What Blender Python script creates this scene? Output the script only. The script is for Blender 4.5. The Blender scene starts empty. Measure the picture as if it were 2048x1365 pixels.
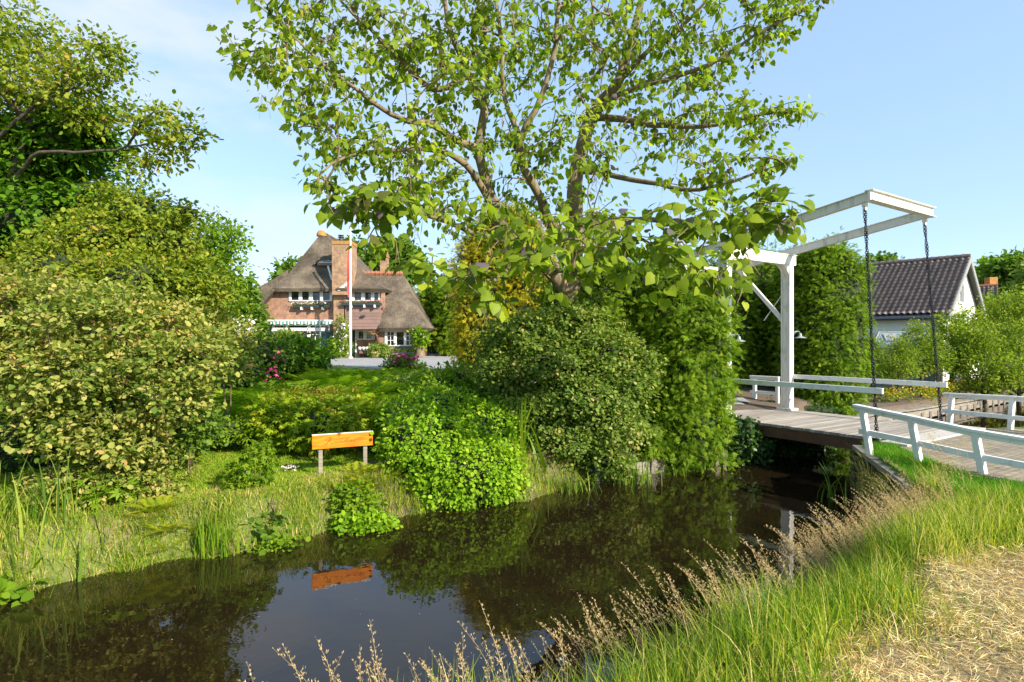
import bpy, math, random
import numpy as np
from mathutils import Vector, Matrix
sc = bpy.context.scene
COL = sc.collection
R = math.radians
rng = np.random.default_rng(7)
random.seed(7)
F = 1138.0; CZ = 3.0; HOR = 682.5
def P(px, py, d):                       # point seen at photo pixel (px,py) at distance d in front of the camera
    return np.array([(px-1024)/F*d, d, CZ-(py-HOR)/F*d])

# ---------------------------------------------------------------- camera, sky, sun
cd = bpy.data.cameras.new('camera'); cam = bpy.data.objects.new('camera', cd); COL.objects.link(cam)
cam.location = (0, 0, CZ); cam.rotation_euler = (R(90), 0, 0)
cd.sensor_width = 36; cd.lens = F/2048*36; cd.clip_start = .05; cd.clip_end = 6000
sc.camera = cam
SUN = np.array([.66, -.58, .50]); SUN /= np.linalg.norm(SUN)
sun_el = math.asin(SUN[2]); sun_az = math.atan2(SUN[0], SUN[1])
w = bpy.data.worlds.new('World'); sc.world = w; w.use_nodes = True
nt = w.node_tree; nt.nodes.clear()
wo = nt.nodes.new('ShaderNodeOutputWorld'); bg = nt.nodes.new('ShaderNodeBackground')
sky = nt.nodes.new('ShaderNodeTexSky'); sky.sky_type = 'NISHITA'; sky.sun_disc = False
sky.sun_elevation = sun_el; sky.sun_rotation = sun_az; sky.altitude = 0; sky.air_density = 1.0; sky.dust_density = .25; sky.ozone_density = 1.5
SKY_STRENGTH = .15
tc = nt.nodes.new('ShaderNodeTexCoord')
mp = nt.nodes.new('ShaderNodeMapping'); mp.inputs['Scale'].default_value = (1.0, 1.0, 2.6)
ns = nt.nodes.new('ShaderNodeTexNoise'); ns.inputs['Scale'].default_value = 2.3; ns.inputs['Detail'].default_value = 8; ns.inputs['Roughness'].default_value = .55
nt.links.new(tc.outputs['Generated'], mp.inputs['Vector']); nt.links.new(mp.outputs[0], ns.inputs['Vector'])
# thin cloud bank to the upper left: noise times nearness to one direction
cdir = Vector((-.62, .76, .52)).normalized()
dot = nt.nodes.new('ShaderNodeVectorMath'); dot.operation = 'DOT_PRODUCT'; dot.inputs[1].default_value = cdir
nrmz = nt.nodes.new('ShaderNodeVectorMath'); nrmz.operation = 'NORMALIZE'
nt.links.new(tc.outputs['Generated'], nrmz.inputs[0]); nt.links.new(nrmz.outputs[0], dot.inputs[0])
mr = nt.nodes.new('ShaderNodeMapRange'); mr.inputs['From Min'].default_value = .80; mr.inputs['From Max'].default_value = .95; mr.interpolation_type = 'SMOOTHSTEP'
nt.links.new(dot.outputs['Value'], mr.inputs['Value'])
mn = nt.nodes.new('ShaderNodeMapRange'); mn.inputs['From Min'].default_value = .44; mn.inputs['From Max'].default_value = .66
nt.links.new(ns.outputs['Fac'], mn.inputs['Value'])
mu = nt.nodes.new('ShaderNodeMath'); mu.operation = 'MULTIPLY'
nt.links.new(mr.outputs[0], mu.inputs[0]); nt.links.new(mn.outputs[0], mu.inputs[1])
mu2 = nt.nodes.new('ShaderNodeMath'); mu2.operation = 'MULTIPLY_ADD'; mu2.inputs[1].default_value = .85; mu2.inputs[2].default_value = .12
nt.links.new(mu.outputs[0], mu2.inputs[0])
mx = nt.nodes.new('ShaderNodeMix'); mx.data_type = 'RGBA'
mx.inputs[7].default_value = (2.6, 2.8, 3.0, 1)
nt.links.new(mu2.outputs[0], mx.inputs[0]); veil = nt.nodes.new('ShaderNodeMix'); veil.data_type = 'RGBA'; veil.inputs[0].default_value = .62; veil.inputs[7].default_value = (1.10, 1.82, 2.75, 1)
nt.links.new(sky.outputs[0], veil.inputs[6]); nt.links.new(veil.outputs[2], mx.inputs[6])
nt.links.new(mx.outputs[2], bg.inputs['Color']); bg.inputs['Strength'].default_value = SKY_STRENGTH
nt.links.new(bg.outputs[0], wo.inputs['Surface'])
sl = bpy.data.lights.new('sun', 'SUN'); sl.energy = 3.9; sl.angle = R(.55); sl.color = (1, .91, .77)
so = bpy.data.objects.new('sun', sl); COL.objects.link(so)
so.rotation_euler = Vector(SUN).to_track_quat('Z', 'Y').to_euler(); so.location = (20, -20, 30)
sc.view_settings.view_transform = 'Standard'; sc.view_settings.look = 'None'; sc.view_settings.gamma = 1
sc.view_settings.exposure = 1.22
sc.render.engine = 'CYCLES'
sc.cycles.max_bounces = 8; sc.cycles.transparent_max_bounces = 4; sc.cycles.diffuse_bounces = 6

# ---------------------------------------------------------------- materials
def mat_new(name):
    m = bpy.data.materials.new(name); m.use_nodes = True
    n = m.node_tree.nodes; return m, n, m.node_tree.links, n['Principled BSDF'], n['Material Output']
def ramp(n, stops):
    r = n.new('ShaderNodeValToRGB'); e = r.color_ramp.elements
    while len(e) < len(stops): e.new(.5)
    for k, (p, c) in enumerate(stops): e[k].position = p; e[k].color = (*c, 1)
    return r
def noise(n, l, scale, detail=4, rough=.55, stretch=None, coord='Object'):
    t = n.new('ShaderNodeTexCoord'); x = n.new('ShaderNodeTexNoise')
    x.inputs['Scale'].default_value = scale; x.inputs['Detail'].default_value = detail; x.inputs['Roughness'].default_value = rough
    if stretch:
        mpp = n.new('ShaderNodeMapping'); mpp.inputs['Scale'].default_value = stretch
        l.new(t.outputs[coord], mpp.inputs[0]); l.new(mpp.outputs[0], x.inputs['Vector'])
    else: l.new(t.outputs[coord], x.inputs['Vector'])
    return x
def simple(name, c1, c2=None, scale=6, rough=.6, bump=0, stretch=None, metal=0, spec=.5, lo=.3, hi=.7):
    m, n, l, b, o = mat_new(name)
    b.inputs['Roughness'].default_value = rough; b.inputs['Metallic'].default_value = metal
    b.inputs['Specular IOR Level'].default_value = spec
    c2 = c2 or tuple(x*.8 for x in c1)
    x = noise(n, l, scale, 6, .6, stretch); r = ramp(n, [(lo, c2), (hi, c1)])
    l.new(x.outputs['Fac'], r.inputs[0]); l.new(r.outputs[0], b.inputs['Base Color'])
    if bump:
        bp = n.new('ShaderNodeBump'); bp.inputs['Strength'].default_value = bump; bp.inputs['Distance'].default_value = .03
        l.new(x.outputs['Fac'], bp.inputs['Height']); l.new(bp.outputs[0], b.inputs['Normal'])
    return m
def foliage(name, stops, transl=.35, rough=.55, nscale=.6, spec=.35, tint=(1.25, 1.35, .5)):
    """leaf material: each leaf carries its own random value 'rnd'; broad patches shift it a little"""
    m, n, l, b, o = mat_new(name); stops = [(p, (min(c[0]*1.2, .9), min(c[1]*1.15, .88), c[2]*1.0)) for p, c in stops]; transl += .06
    a = n.new('ShaderNodeAttribute'); a.attribute_name = 'rnd'
    x = noise(n, l, nscale, 3)
    ad = n.new('ShaderNodeMath'); ad.operation = 'MULTIPLY_ADD'; ad.inputs[1].default_value = .7
    l.new(x.outputs['Fac'], ad.inputs[0]); 
    sb = n.new('ShaderNodeMath'); sb.operation = 'SUBTRACT'; sb.inputs[1].default_value = .35
    l.new(a.outputs['Fac'], sb.inputs[0]); l.new(sb.outputs[0], ad.inputs[2])
    r = ramp(n, stops); l.new(ad.outputs[0], r.inputs[0])
    l.new(r.outputs[0], b.inputs['Base Color']); b.inputs['Roughness'].default_value = rough
    b.inputs['Specular IOR Level'].default_value = spec*.35
    t = n.new('ShaderNodeBsdfTranslucent'); tm = n.new('ShaderNodeMix'); tm.data_type = 'RGBA'; tm.blend_type = 'MULTIPLY'; tm.inputs[0].default_value = 1
    tm.inputs[7].default_value = (*tint, 1); l.new(r.outputs[0], tm.inputs[6]); l.new(tm.outputs[2], t.inputs['Color'])
    ms = n.new('ShaderNodeMixShader'); ms.inputs[0].default_value = transl
    l.new(b.outputs[0], ms.inputs[1]); l.new(t.outputs[0], ms.inputs[2]); l.new(ms.outputs[0], o.inputs['Surface'])
    return m
M = {}
M['white'] = simple('white_paint', (.79, .79, .75), (.58, .58, .50), 7, .5, .08, lo=.28, hi=.46)
M['cream'] = simple('cream_paint', (.74, .71, .64), (.50, .45, .36), 4, .5, .10, stretch=(2, 2, .5), lo=.30, hi=.48)
M['iron'] = simple('dark_chain_iron', (.035, .036, .042), (.02, .02, .022), 30, .45, 0, metal=.6)
M['lampgrey'] = simple('grey_lamp_enamel', (.32, .36, .4), (.25, .28, .3), 8, .4)
M['rust'] = simple('brown_girder', (.13, .055, .028), (.07, .03, .018), 6, .7, .2)
M['bark'] = simple('catalpa_bark', (.27, .20, .11), (.10, .075, .045), 9, .85, .6, (1, 1, .25))
M['darkbark'] = simple('dark_bark', (.13, .10, .07), (.05, .038, .028), 9, .85, .5, (1, 1, .25))
M['twig'] = simple('twig_bark', (.23, .17, .10), (.12, .085, .05), 6, .8)
M['pod'] = simple('dry_pods', (.34, .25, .15), (.2, .13, .08), 6, .7)
M['timber'] = simple('grey_timber', (.33, .29, .23), (.15, .125, .095), 5, .8, .3, (.5, .5, 5))
M['darktimber'] = simple('dark_timber', (.10, .095, .06), (.035, .04, .022), 5, .9, .3, (.5, .5, 5))  # much darker, greener version of the timber, for the wing wall's upright boards
M['darkgreen_paint'] = simple('dark_green_paint', (.012, .055, .05), (.01, .045, .04), 5, .4)
M['gate_paint'] = simple('blue_grey_gate_paint', (.05, .10, .13), (.035, .07, .09), 5, .5)
M['rtile'] = simple('orange_ridge_tile', (.40, .17, .09), (.28, .10, .06), 8, .8, .2)
M['lichen'] = simple('orange_lichen', (.48, .24, .03), (.28, .13, .06), 6, .9)
M['render'] = simple('white_render', (.78, .77, .72), (.72, .71, .66), 1.5, .8)
M['ochre_render'] = simple('ochre_render', (.60, .42, .22), (.5, .35, .2), 1.5, .8)
M['fascia'] = simple('dark_fascia', (.05, .055, .065), (.04, .045, .05), 5, .5)
M['grey_board'] = simple('grey_barge_board', (.30, .30, .29), (.24, .24, .23), 5, .6)
M['flagred'] = simple('red_pennant', (.62, .06, .05), (.5, .04, .04), 5, .7)
M['terracotta'] = simple('pale_terracotta', (.62, .42, .25), (.5, .3, .17), 8, .8)
M['curtain'] = simple('green_blind', (.06, .22, .17), (.05, .18, .14), 3, .8)
M['bench'] = simple('dark_bench_paint', (.03, .05, .055), (.02, .035, .04), 6, .5)
M['pink'] = simple('magenta_petals', (.52, .04, .20), (.36, .03, .13), 20, .6)
M['petalwhite'] = simple('white_petals', (.85, .82, .78), (.7, .55, .6), 20, .6)
M['soil'] = simple('dark_soil', (.12, .085, .055), (.06, .042, .03), 3, .95, .5)
M['hedgecore'] = simple('hedge_core', (.035, .055, .014), (.014, .022, .007), 4, .95, .6)  # dark colour of the closed hull standing in for the twiggy interior
M['stonestrip'] = simple('pale_concrete', (.52, .48, .42), (.40, .37, .32), 6, .85, .2)
def glass_mat(name, c, rough=.06, spec=.8):
    m, n, l, b, o = mat_new(name); b.inputs['Base Color'].default_value = (*c, 1); b.inputs['Roughness'].default_value = rough; b.inputs['Specular IOR Level'].default_value = spec
    return m
M['glass'] = glass_mat('window_glass', (.018, .018, .016))
M['ghglass'] = glass_mat('greenhouse_glass', (.20, .27, .30), .08)
def brick_mat(name, c1, c2, mortar, bw=.24, rh=.085, vert=True, ms=.016, rough=.85, ang=0, xscale=1):
    m, n, l, b, o = mat_new(name)
    t = n.new('ShaderNodeTexCoord'); s = n.new('ShaderNodeSeparateXYZ'); c = n.new('ShaderNodeCombineXYZ')
    mpg = n.new('ShaderNodeMapping'); mpg.inputs['Rotation'].default_value = (0, 0, ang)
    l.new(t.outputs['Object'], mpg.inputs[0]); l.new(mpg.outputs[0], s.inputs[0])
    if vert:
        ad = n.new('ShaderNodeMath'); l.new(s.outputs[0], ad.inputs[0]); l.new(s.outputs[1], ad.inputs[1])
        l.new(ad.outputs[0], c.inputs[0]); l.new(s.outputs[2], c.inputs[1])
    else:
        l.new(s.outputs[0], c.inputs[0]); l.new(s.outputs[1], c.inputs[1])
    br = n.new('ShaderNodeTexBrick'); l.new(c.outputs[0], br.inputs['Vector'])
    br.inputs['Scale'].default_value = 1; br.inputs['Brick Width'].default_value = bw; br.inputs['Row Height'].default_value = rh
    br.inputs['Mortar Size'].default_value = ms; br.inputs['Color1'].default_value = (*c1, 1); br.inputs['Color2'].default_value = (*c2, 1); br.inputs['Mortar'].default_value = (*mortar, 1)
    x = noise(n, l, 2.6, 9, .75); r = ramp(n, [(.32, (.5, .5, .55)), (.5, (.95, .95, .95)), (.66, (1.4, 1.3, 1.15))]); l.new(x.outputs['Fac'], r.inputs[0])
    mm = n.new('ShaderNodeMix'); mm.data_type = 'RGBA'; mm.blend_type = 'MULTIPLY'; mm.inputs[0].default_value = 1
    l.new(br.outputs['Color'], mm.inputs[6]); l.new(r.outputs[0], mm.inputs[7]); l.new(mm.outputs[2], b.inputs['Base Color'])
    b.inputs['Roughness'].default_value = rough
    bp = n.new('ShaderNodeBump'); bp.inputs['Strength'].default_value = .4; bp.inputs['Distance'].default_value = .01; bp.invert = True
    l.new(br.outputs['Fac'], bp.inputs['Height']); l.new(bp.outputs[0], b.inputs['Normal'])
    return m
M['brick'] = brick_mat('warm_brick', (.36, .15, .085), (.25, .10, .06), (.36, .27, .20))
M['chbrick'] = brick_mat('pale_chimney_brick', (.37, .19, .10), (.26, .12, .065), (.36, .29, .19))
M['paving'] = brick_mat('grey_brown_paving', (.32, .26, .19), (.25, .20, .145), (.19, .165, .10), .23, .11, False, .014, ang=R(-32))
def plank_mat(name, c1, c2, gap, width, ang, axis_vert=False):
    m, n, l, b, o = mat_new(name)
    t = n.new('ShaderNodeTexCoord'); mpg = n.new('ShaderNodeMapping'); mpg.inputs['Rotation'].default_value = (0, 0, ang)
    l.new(t.outputs['Object'], mpg.inputs[0]); s = n.new('ShaderNodeSeparateXYZ'); l.new(mpg.outputs[0], s.inputs[0])
    dv = n.new('ShaderNodeMath'); dv.operation = 'DIVIDE'; dv.inputs[1].default_value = width
    l.new(s.outputs[2 if axis_vert else 0], dv.inputs[0])
    fr = n.new('ShaderNodeMath'); fr.operation = 'FRACT'; l.new(dv.outputs[0], fr.inputs[0])
    fl = n.new('ShaderNodeMath'); fl.operation = 'FLOOR'; l.new(dv.outputs[0], fl.inputs[0])
    wn = n.new('ShaderNodeTexWhiteNoise'); wn.noise_dimensions = '1D'; l.new(fl.outputs[0], wn.inputs['W'])
    x = n.new('ShaderNodeTexNoise'); x.inputs['Scale'].default_value = 3; x.inputs['Detail'].default_value = 6
    mp3 = n.new('ShaderNodeMapping'); mp3.inputs['Scale'].default_value = (1, .35, 1) if axis_vert else (5, .5, 5); l.new(mpg.outputs[0], mp3.inputs[0]); l.new(mp3.outputs[0], x.inputs['Vector'])
    ad = n.new('ShaderNodeMath'); ad.operation = 'MULTIPLY_ADD'; ad.inputs[1].default_value = .45; l.new(wn.outputs['Value'], ad.inputs[0]); 
    sb = n.new('ShaderNodeMath'); sb.operation = 'SUBTRACT'; sb.inputs[1].default_value = .22; l.new(x.outputs['Fac'], sb.inputs[0]); l.new(sb.outputs[0], ad.inputs[2])
    r = ramp(n, [(.2, c2), (.8, c1)]); l.new(ad.outputs[0], r.inputs[0])
    gt = n.new('ShaderNodeMath'); gt.operation = 'LESS_THAN'; gt.inputs[1].default_value = .07; l.new(fr.outputs[0], gt.inputs[0])
    mm = n.new('ShaderNodeMix'); mm.data_type = 'RGBA'; l.new(gt.outputs[0], mm.inputs[0]); l.new(r.outputs[0], mm.inputs[6]); mm.inputs[7].default_value = (*gap, 1)
    l.new(mm.outputs[2], b.inputs['Base Color']); b.inputs['Roughness'].default_value = .8
    return m
U1 = np.array([-.537, .844, 0]); U2 = np.array([.839, .544, 0])      # along and across the drawbridge
ANG1 = math.atan2(.844, -.537)
M['deck'] = plank_mat('weathered_deck_planks', (.46, .41, .35), (.25, .21, .175), (.10, .08, .06), .16, -ANG1)
M['boards'] = plank_mat('purple_brown_boards', (.27, .17, .14), (.20, .125, .105), (.03, .02, .02), .27, 0, True)
def thatch_mat():
    m, n, l, b, o = mat_new('reed_thatch')
    x = noise(n, l, 5.0, 9, .8, (2.2, 1, 1.0)); y = noise(n, l, .6, 5, .65)
    ad = n.new('ShaderNodeMath'); ad.operation = 'ADD'; l.new(x.outputs['Fac'], ad.inputs[0]); l.new(y.outputs['Fac'], ad.inputs[1])
    dv = n.new('ShaderNodeMath'); dv.operation = 'MULTIPLY'; dv.inputs[1].default_value = .5; l.new(ad.outputs[0], dv.inputs[0])
    r = ramp(n, [(.38, (.055, .044, .034)), (.5, (.135, .108, .08)), (.6, (.24, .195, .14))]); l.new(dv.outputs[0], r.inputs[0])
    l.new(r.outputs[0], b.inputs['Base Color']); b.inputs['Roughness'].default_value = .95; b.inputs['Specular IOR Level'].default_value = .1
    f = noise(n, l, 14, 4, .7, (2, 1, .6)); bp = n.new('ShaderNodeBump'); bp.inputs['Strength'].default_value = .8; bp.inputs['Distance'].default_value = .08
    l.new(f.outputs['Fac'], bp.inputs['Height']); l.new(bp.outputs[0], b.inputs['Normal'])
    return m
M['thatch'] = thatch_mat()
def tile_mat():      # pantiles: wave across, courses down; object coords are (along ridge, -, down the slope)
    m, n, l, b, o = mat_new('brown_pantiles')
    x = noise(n, l, 2.2, 6, .7); r = ramp(n, [(.3, (.115, .082, .07)), (.5, (.185, .135, .115)), (.72, (.27, .205, .175))])
    l.new(x.outputs['Fac'], r.inputs[0]); l.new(r.outputs[0], b.inputs['Base Color']); b.inputs['Roughness'].default_value = .7
    return m
M['tile'] = tile_mat()
def water_mat():
    m, n, l, b, o = mat_new('dark_peat_water')
    b.inputs['Base Color'].default_value = (.014, .009, .004, 1); b.inputs['Roughness'].default_value = .015; b.inputs['IOR'].default_value = 1.5
    x = noise(n, l, .9, 3, .5, (1, 1, 1)); y = noise(n, l, 7, 2, .5)
    bp = n.new('ShaderNodeBump'); bp.inputs['Strength'].default_value = .10; bp.inputs['Distance'].default_value = .06
    ad = n.new('ShaderNodeMath'); ad.operation = 'MULTIPLY_ADD'; ad.inputs[1].default_value = .12; l.new(y.outputs['Fac'], ad.inputs[0]); l.new(x.outputs['Fac'], ad.inputs[2])
    l.new(ad.outputs[0], bp.inputs['Height']); l.new(bp.outputs[0], b.inputs['Normal'])
    return m
M['water'] = water_mat()
def gravel_mat():
    m, n, l, b, o = mat_new('grey_gravel')
    t = n.new('ShaderNodeTexCoord'); v = n.new('ShaderNodeTexVoronoi'); v.inputs['Scale'].default_value = 22; l.new(t.outputs['Object'], v.inputs['Vector'])
    x = noise(n, l, .5, 4)
    mxx = n.new('ShaderNodeMath'); mxx.operation = 'MULTIPLY_ADD'; mxx.inputs[1].default_value = .5; sp = n.new('ShaderNodeSeparateColor'); l.new(v.outputs['Color'], sp.inputs[0]); l.new(sp.outputs[0], mxx.inputs[0]); 
    hf = n.new('ShaderNodeMath'); hf.operation = 'MULTIPLY'; hf.inputs[1].default_value = .5; l.new(x.outputs['Fac'], hf.inputs[0]); l.new(hf.outputs[0], mxx.inputs[2])
    r = ramp(n, [(.1, (.20, .19, .19)), (.5, (.30, .29, .29)), (.9, (.42, .40, .37))]); l.new(mxx.outputs[0], r.inputs[0]); l.new(r.outputs[0], b.inputs['Base Color']); b.inputs['Roughness'].default_value = .9
    return m
M['gravel'] = gravel_mat()
def ground_mat():    # colour attribute 'zone': r = mown straw, g = bare soil, b = lush
    m, n, l, b, o = mat_new('ground_turf')
    a = n.new('ShaderNodeAttribute'); a.attribute_name = 'zone'; s = n.new('ShaderNodeSeparateColor'); l.new(a.outputs['Color'], s.inputs[0])
    x = noise(n, l, 5, 9, .75); g = ramp(n, [(.3, (.07, .11, .018)), (.55, (.13, .18, .03)), (.72, (.24, .24, .07))]); l.new(x.outputs['Fac'], g.inputs[0])
    y = noise(n, l, 26, 8, .8); st = ramp(n, [(.3, (.13, .10, .05)), (.7, (.40, .30, .15))]); l.new(y.outputs['Fac'], st.inputs[0])
    so_ = ramp(n, [(.3, (.075, .052, .032)), (.7, (.20, .145, .10))]); l.new(y.outputs['Fac'], so_.inputs[0])
    m1 = n.new('ShaderNodeMix'); m1.data_type = 'RGBA'; l.new(s.outputs[0], m1.inputs[0]); l.new(g.outputs[0], m1.inputs[6]); l.new(st.outputs[0], m1.inputs[7])
    m2 = n.new('ShaderNodeMix'); m2.data_type = 'RGBA'; l.new(s.outputs[1], m2.inputs[0]); l.new(m1.outputs[2], m2.inputs[6]); l.new(so_.outputs[0], m2.inputs[7])
    l.new(m2.outputs[2], b.inputs['Base Color']); b.inputs['Roughness'].default_value = .95
    bp = n.new('ShaderNodeBump'); bp.inputs['Strength'].default_value = .6; bp.inputs['Distance'].default_value = .05; l.new(y.outputs['Fac'], bp.inputs['Height']); l.new(bp.outputs[0], b.inputs['Normal'])
    return m
M['ground'] = ground_mat()
def sign_mat():
    m, n, l, b, o = mat_new('orange_varnished_board')
    x = noise(n, l, 3, 6, .65, (1, 1, 9)); r = ramp(n, [(.3, (.50, .095, .004)), (.5, (.76, .20, .006)), (.75, (.85, .29, .012))]); l.new(x.outputs['Fac'], r.inputs[0])
    l.new(r.outputs[0], b.inputs['Base Color']); b.inputs['Roughness'].default_value = .6; b.inputs['Specular IOR Level'].default_value = .25
    return m
M['sign'] = sign_mat()
def check_mat():
    m, n, l, b, o = mat_new('green_white_check_cloth')
    t = n.new('ShaderNodeTexCoord'); c = n.new('ShaderNodeTexWave'); c.wave_type = 'BANDS'; c.bands_direction = 'X'; c.inputs['Scale'].default_value = 1.15; c.inputs['Distortion'].default_value = 0
    l.new(t.outputs['Object'], c.inputs['Vector']); r = ramp(n, [(.44, (.08, .30, .24)), (.56, (.80, .80, .74))]); l.new(c.outputs['Fac'], r.inputs[0]); l.new(r.outputs[0], b.inputs['Base Color'])
    return m
M['check'] = check_mat()
# leaves
M['catalpa'] = foliage('catalpa_leaf', [(.02, (.13, .12, .045)), (.12, (.09, .14, .018)), (.4, (.15, .23, .020)), (.75, (.25, .34, .028)), (1, (.38, .43, .05))], .46, .42, .5)
M['catalpa_dark'] = foliage('purple_new_leaf', [(0, (.09, .07, .10)), (1, (.16, .14, .15))], .2)
M['cotinus'] = foliage('pale_mottled_leaf', [(0, (.065, .13, .022)), (.3, (.14, .21, .035)), (.55, (.27, .30, .07)), (.85, (.43, .40, .14)), (1, (.52, .30, .15))], .35, .5, .9)
M['yellowleaf'] = foliage('yellow_green_leaf', [(0, (.09, .16, .02)), (.4, (.16, .23, .025)), (.8, (.29, .32, .035)), (1, (.42, .28, .07))], .35, .5, .8)
M['darkleaf'] = foliage('deep_green_leaf', [(0, (.035, .09, .010)), (.5, (.075, .18, .014)), (1, (.15, .28, .02))], .35, .45, .6)
M['midleaf'] = foliage('mid_green_leaf', [(0, (.05, .10, .015)), (.5, (.10, .19, .025)), (1, (.18, .27, .04))], .35, .5, .5)
M['brightleaf'] = foliage('bright_green_leaf', [(0, (.08, .16, .012)), (.5, (.15, .27, .018)), (1, (.28, .36, .03))], .4, .4, .8)
M['ivy'] = foliage('ivy_mound_leaf', [(0, (.08, .18, .010)), (.4, (.17, .32, .015)), (.8, (.28, .42, .025)), (1, (.38, .46, .06))], .35, .5, .9, .4)
M['darkivy'] = foliage('dark_ivy_leaf', [(0, (.015, .045, .012)), (.5, (.035, .09, .02)), (1, (.09, .16, .03))], .15, .35, 2, .5)
M['yew'] = foliage('conifer_spray', [(0, (.045, .10, .008)), (.4, (.10, .19, .012)), (.75, (.18, .28, .018)), (1, (.28, .36, .03))], .32, .55, 1.2, .25)
M['thuja'] = foliage('golden_conifer_spray', [(0, (.10, .12, .01)), (.35, (.21, .22, .015)), (.65, (.38, .35, .02)), (1, (.62, .50, .04))], .3, .55, .8, .25)
M['olive'] = foliage('grey_olive_leaf', [(0, (.07, .14, .025)), (.4, (.13, .21, .04)), (.72, (.22, .29, .06)), (.9, (.40, .44, .18)), (1, (.48, .32, .12))], .38, .5, 1.1)
M['fern'] = foliage('fern_frond', [(0, (.10, .20, .01)), (.5, (.19, .32, .015)), (1, (.32, .42, .03))], .45, .5, .7)
M['yfern'] = foliage('yellow_fern_frond', [(0, (.16, .24, .012)), (1, (.40, .42, .03))], .4, .5, .9)
M['peren'] = foliage('yellow_green_perennial_leaf', [(0, (.10, .19, .012)), (.5, (.22, .34, .018)), (.85, (.38, .43, .03)), (1, (.45, .30, .06))], .35, .4, .9)
M['astilbe'] = foliage('rusty_flower_spray', [(0, (.20, .15, .03)), (1, (.38, .15, .05))], .3)
M['orchard'] = foliage('orchard_leaf', [(0, (.07, .13, .018)), (.45, (.15, .23, .025)), (.8, (.26, .32, .035)), (1, (.40, .42, .08))], .4, .45, .7)
M['orangeflower'] = foliage('orange_yellow_flowers', [(0, (.35, .24, .03)), (.5, (.62, .36, .04)), (1, (.75, .58, .15))], .3)
M['grass'] = foliage('bank_grass', [(0, (.06, .14, .015)), (.35, (.14, .25, .02)), (.65, (.27, .35, .03)), (.86, (.45, .42, .08)), (1, (.6, .5, .25))], .4, .45, .7)
M['lush'] = foliage('lush_grass', [(0, (.05, .15, .010)), (.5, (.09, .25, .015)), (1, (.20, .36, .03))], .4, .45, .9)
M['lawn'] = foliage('lawn_grass', [(0, (.11, .23, .012)), (.6, (.22, .37, .02)), (.85, (.36, .43, .04)), (1, (.50, .45, .14))], .35, .6, .9)
M['hayedge'] = foliage('yellowing_grass', [(0, (.16, .22, .03)), (.4, (.33, .36, .06)), (.7, (.52, .42, .15)), (1, (.7, .55, .3))], .3, .6, 1.5, .3)
M['straw'] = foliage('mown_straw', [(0, (.30, .20, .08)), (.35, (.60, .44, .22)), (1, (.90, .74, .46))], .2, .6, 1.5, .3, (1, .9, .6))
M['seed'] = foliage('grass_seed_heads', [(0, (.34, .25, .14)), (.5, (.55, .43, .24)), (1, (.72, .60, .36))], .3, .6, 2, .3, (1, .9, .7))
M['reed'] = foliage('reed_blade', [(0, (.06, .13, .02)), (.5, (.13, .23, .03)), (1, (.28, .34, .06))], .35, .45, 1)

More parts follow.
